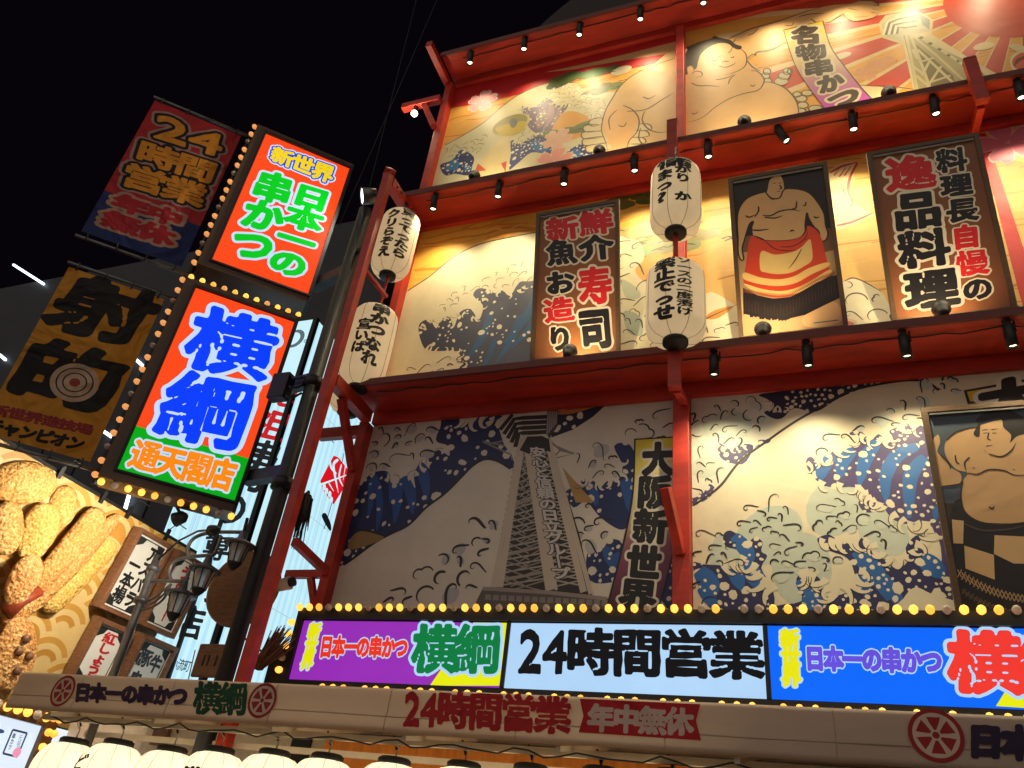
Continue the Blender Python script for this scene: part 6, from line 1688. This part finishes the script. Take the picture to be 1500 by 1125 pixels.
m = MB(); m.tube([sf - kd * 0.06, sp(*suv(250, 705), -0.3)], 0.018, BLACK, 6); m.build('arm', root)
spot_light('added_skewer_beam', root, sf + kd * 0.06, kd, 270, 160, 0.7, (1.0, 0.88, 0.66), 0.06)
# lit menu box of the neighbour at the very bottom left
PM = Print((-8.25, 0, 2.0), (0, 1, 0), VZ)
zz = zoom(0, 960, 0.173333)
q = PM.uvs(zz([(-700, 330), (350, 600), (200, 952)]))
u0, u1, v1, v0 = q[0][0], q[1][0], q[1][1] , q[2][1] - 0.25
root = empty('menu_sign', (-8.25, u1, v0 + 2.0), 'glowing white menu sign ringed with amber bulbs at the bottom left corner', 'sign')
m = MB(); m.box((-8.5, u0, 2 + v0 - 0.02), (-8.26, u1 + 0.16, 2 + v1 + 0.16), BEZEL); m.box((-8.259, u1 + 0.001, 2 + v0), (-8.2, u1 + 0.16, 2 + v1 + 0.16), BEZEL); m.box((-8.259, u0, 2 + v1 + 0.001), (-8.2, u1, 2 + v1 + 0.16), BEZEL); m.build('cabinet', root)
PM.fill([(u0, v0), (u1, v0), (u1, v1), (u0, v1)], (226, 240, 255), 0)
bx = zz([(108, 628), (228, 658), (145, 858), (25, 828)])
for a, b_ in zip(bx, bx[1:] + bx[:1]): PM.line([a, b_], 0.02, (40, 60, 90), 2, False, False)
PM.text('串カツ', zz([(112, 655), (138, 660), (90, 800), (62, 795)]), (40, 60, 90), 2, 0.03, (), True); PM.ell(zz([(142, 820)])[0], 0.05, 0.05, (240, 150, 180), 3)
PM.text('元祖', zz([(165, 665), (195, 672), (165, 780), (135, 772)]), (90, 110, 140), 2, 0.0, (), True)
PM.ell(zz([(2, 640)])[0], 0.05, 0.02, (60, 80, 120), 2)
PM.build('lit_face', LEDP, root)
for k in range(11): bulb((-8.19, u1 + 0.04, 2 + v1 + 0.1 - 0.15 * k), (1, 0, 0), root, BULB, 0.042); bulb((-8.19, u1 + 0.12, 2 + v1 + 0.1 - 0.15 * k), (1, 0, 0), root, BULB, 0.042)
for k in range(12): bulb((-8.19, u1 - 0.06 - 0.13 * k, 2 + v1 + 0.08), (1, 0, 0.2), root, BULBD if k % 4 == 1 else BULB, 0.05)
root = empty('glowing_sign', (-8.3, u1 + 0.5, v0 + 2.0), 'second glowing white panel with a brush stroke behind the first round lantern', 'sign')
m = MB(); m.box((-8.5, u1 + 0.18, 2 + v0), (-8.3, u1 + 1.3, 2 + v1 + 0.05), BLACK); m.build('cabinet', root)
P2 = Print((-8.29, 0, 2.0), (0, 1, 0), VZ)
P2.fill([(u1 + 0.2, v0), (u1 + 1.28, v0), (u1 + 1.28, v1 + 0.03), (u1 + 0.2, v1 + 0.03)], (232, 242, 255), 0)
P2.line(zz([(500, 770), (470, 830), (430, 900)]), 0.06, (70, 80, 100), 2); P2.line(zz([(480, 820), (420, 920)]), 0.1, (150, 90, 60), 2)
P2.build('lit_face', LEDP, root)
# ================================================================== BACKGROUND
FARW = node_mat('far_cladding', (0.022, 0.025, 0.034), 0.6, noise=0.2, scale=1)
root = empty('far_building', (-16, 12, 0), 'dark clad building with white strip lights behind the corner signs', 'building')
m = MB(); m.box((-34, 9, 0), (-12.3, 16, 21), FARW); m.build('wall', root)
m = MB()
for k in range(12): m.box((-34 + 1.9 * k, 8.95, 0), (-33.93 + 1.9 * k, 8.999, 15.5), BLACK)
m.build('joint', root)
NEON = emit_mat('neon_strip', (0.75, 0.88, 1.0), 3.0)
for a, b_ in (((20, 388), (64, 416)), ((0, 520), (8, 527)), ((192, 520), (217, 543)), ((152, 632), (170, 644)), ((190, 722), (182, 750))):
    pa, pb = atY(*a, 8.9), atY(*b_, 8.9)
    m = MB(); m.tube([pa, pb], 0.055, NEON, 8); m.build('strip_light', root)
root = empty('roof_screen', (-3, 14, 14), 'dark slatted rooftop screen rising behind the restaurant', 'rooftop')
a, b_ = atY(765, 62, 14), atY(1010, 0, 14)
m = MB()
for k in range(130):
    t = k / 129
    x = a[0] + (9.5) * t
    top = a[2] + 3.6 * math.sin(min(1, t * 2.2) * math.pi / 2)
    m.box((x, 14, 13), (x + 0.06, 14.15, top), node_mat('screen_slat', (0.03, 0.022, 0.02), 0.7))
m.build('slats', root)
for i, (pa, pb, ya, yb) in enumerate((((640, 0), (497, 330), 3.0, 1.5), ((600, 40), (505, 420), 4.0, 3.0))):
    root = empty('overhead_wire', atY(*pa, ya), ('thin dark wire dropping from the top beside the upper blade sign', 'fainter dark wire behind the upper blade sign')[i], 'wire', 'overhead wires')
    A, B = atY(*pa, ya), atY(*pb, yb)
    A = A + (A - B) * 0.4
    m = MB(); m.tube([A, (A + B) / 2 - np.array((0, 0, 0.1)), B], 0.012, CABLE, 5); m.build('wire', root)
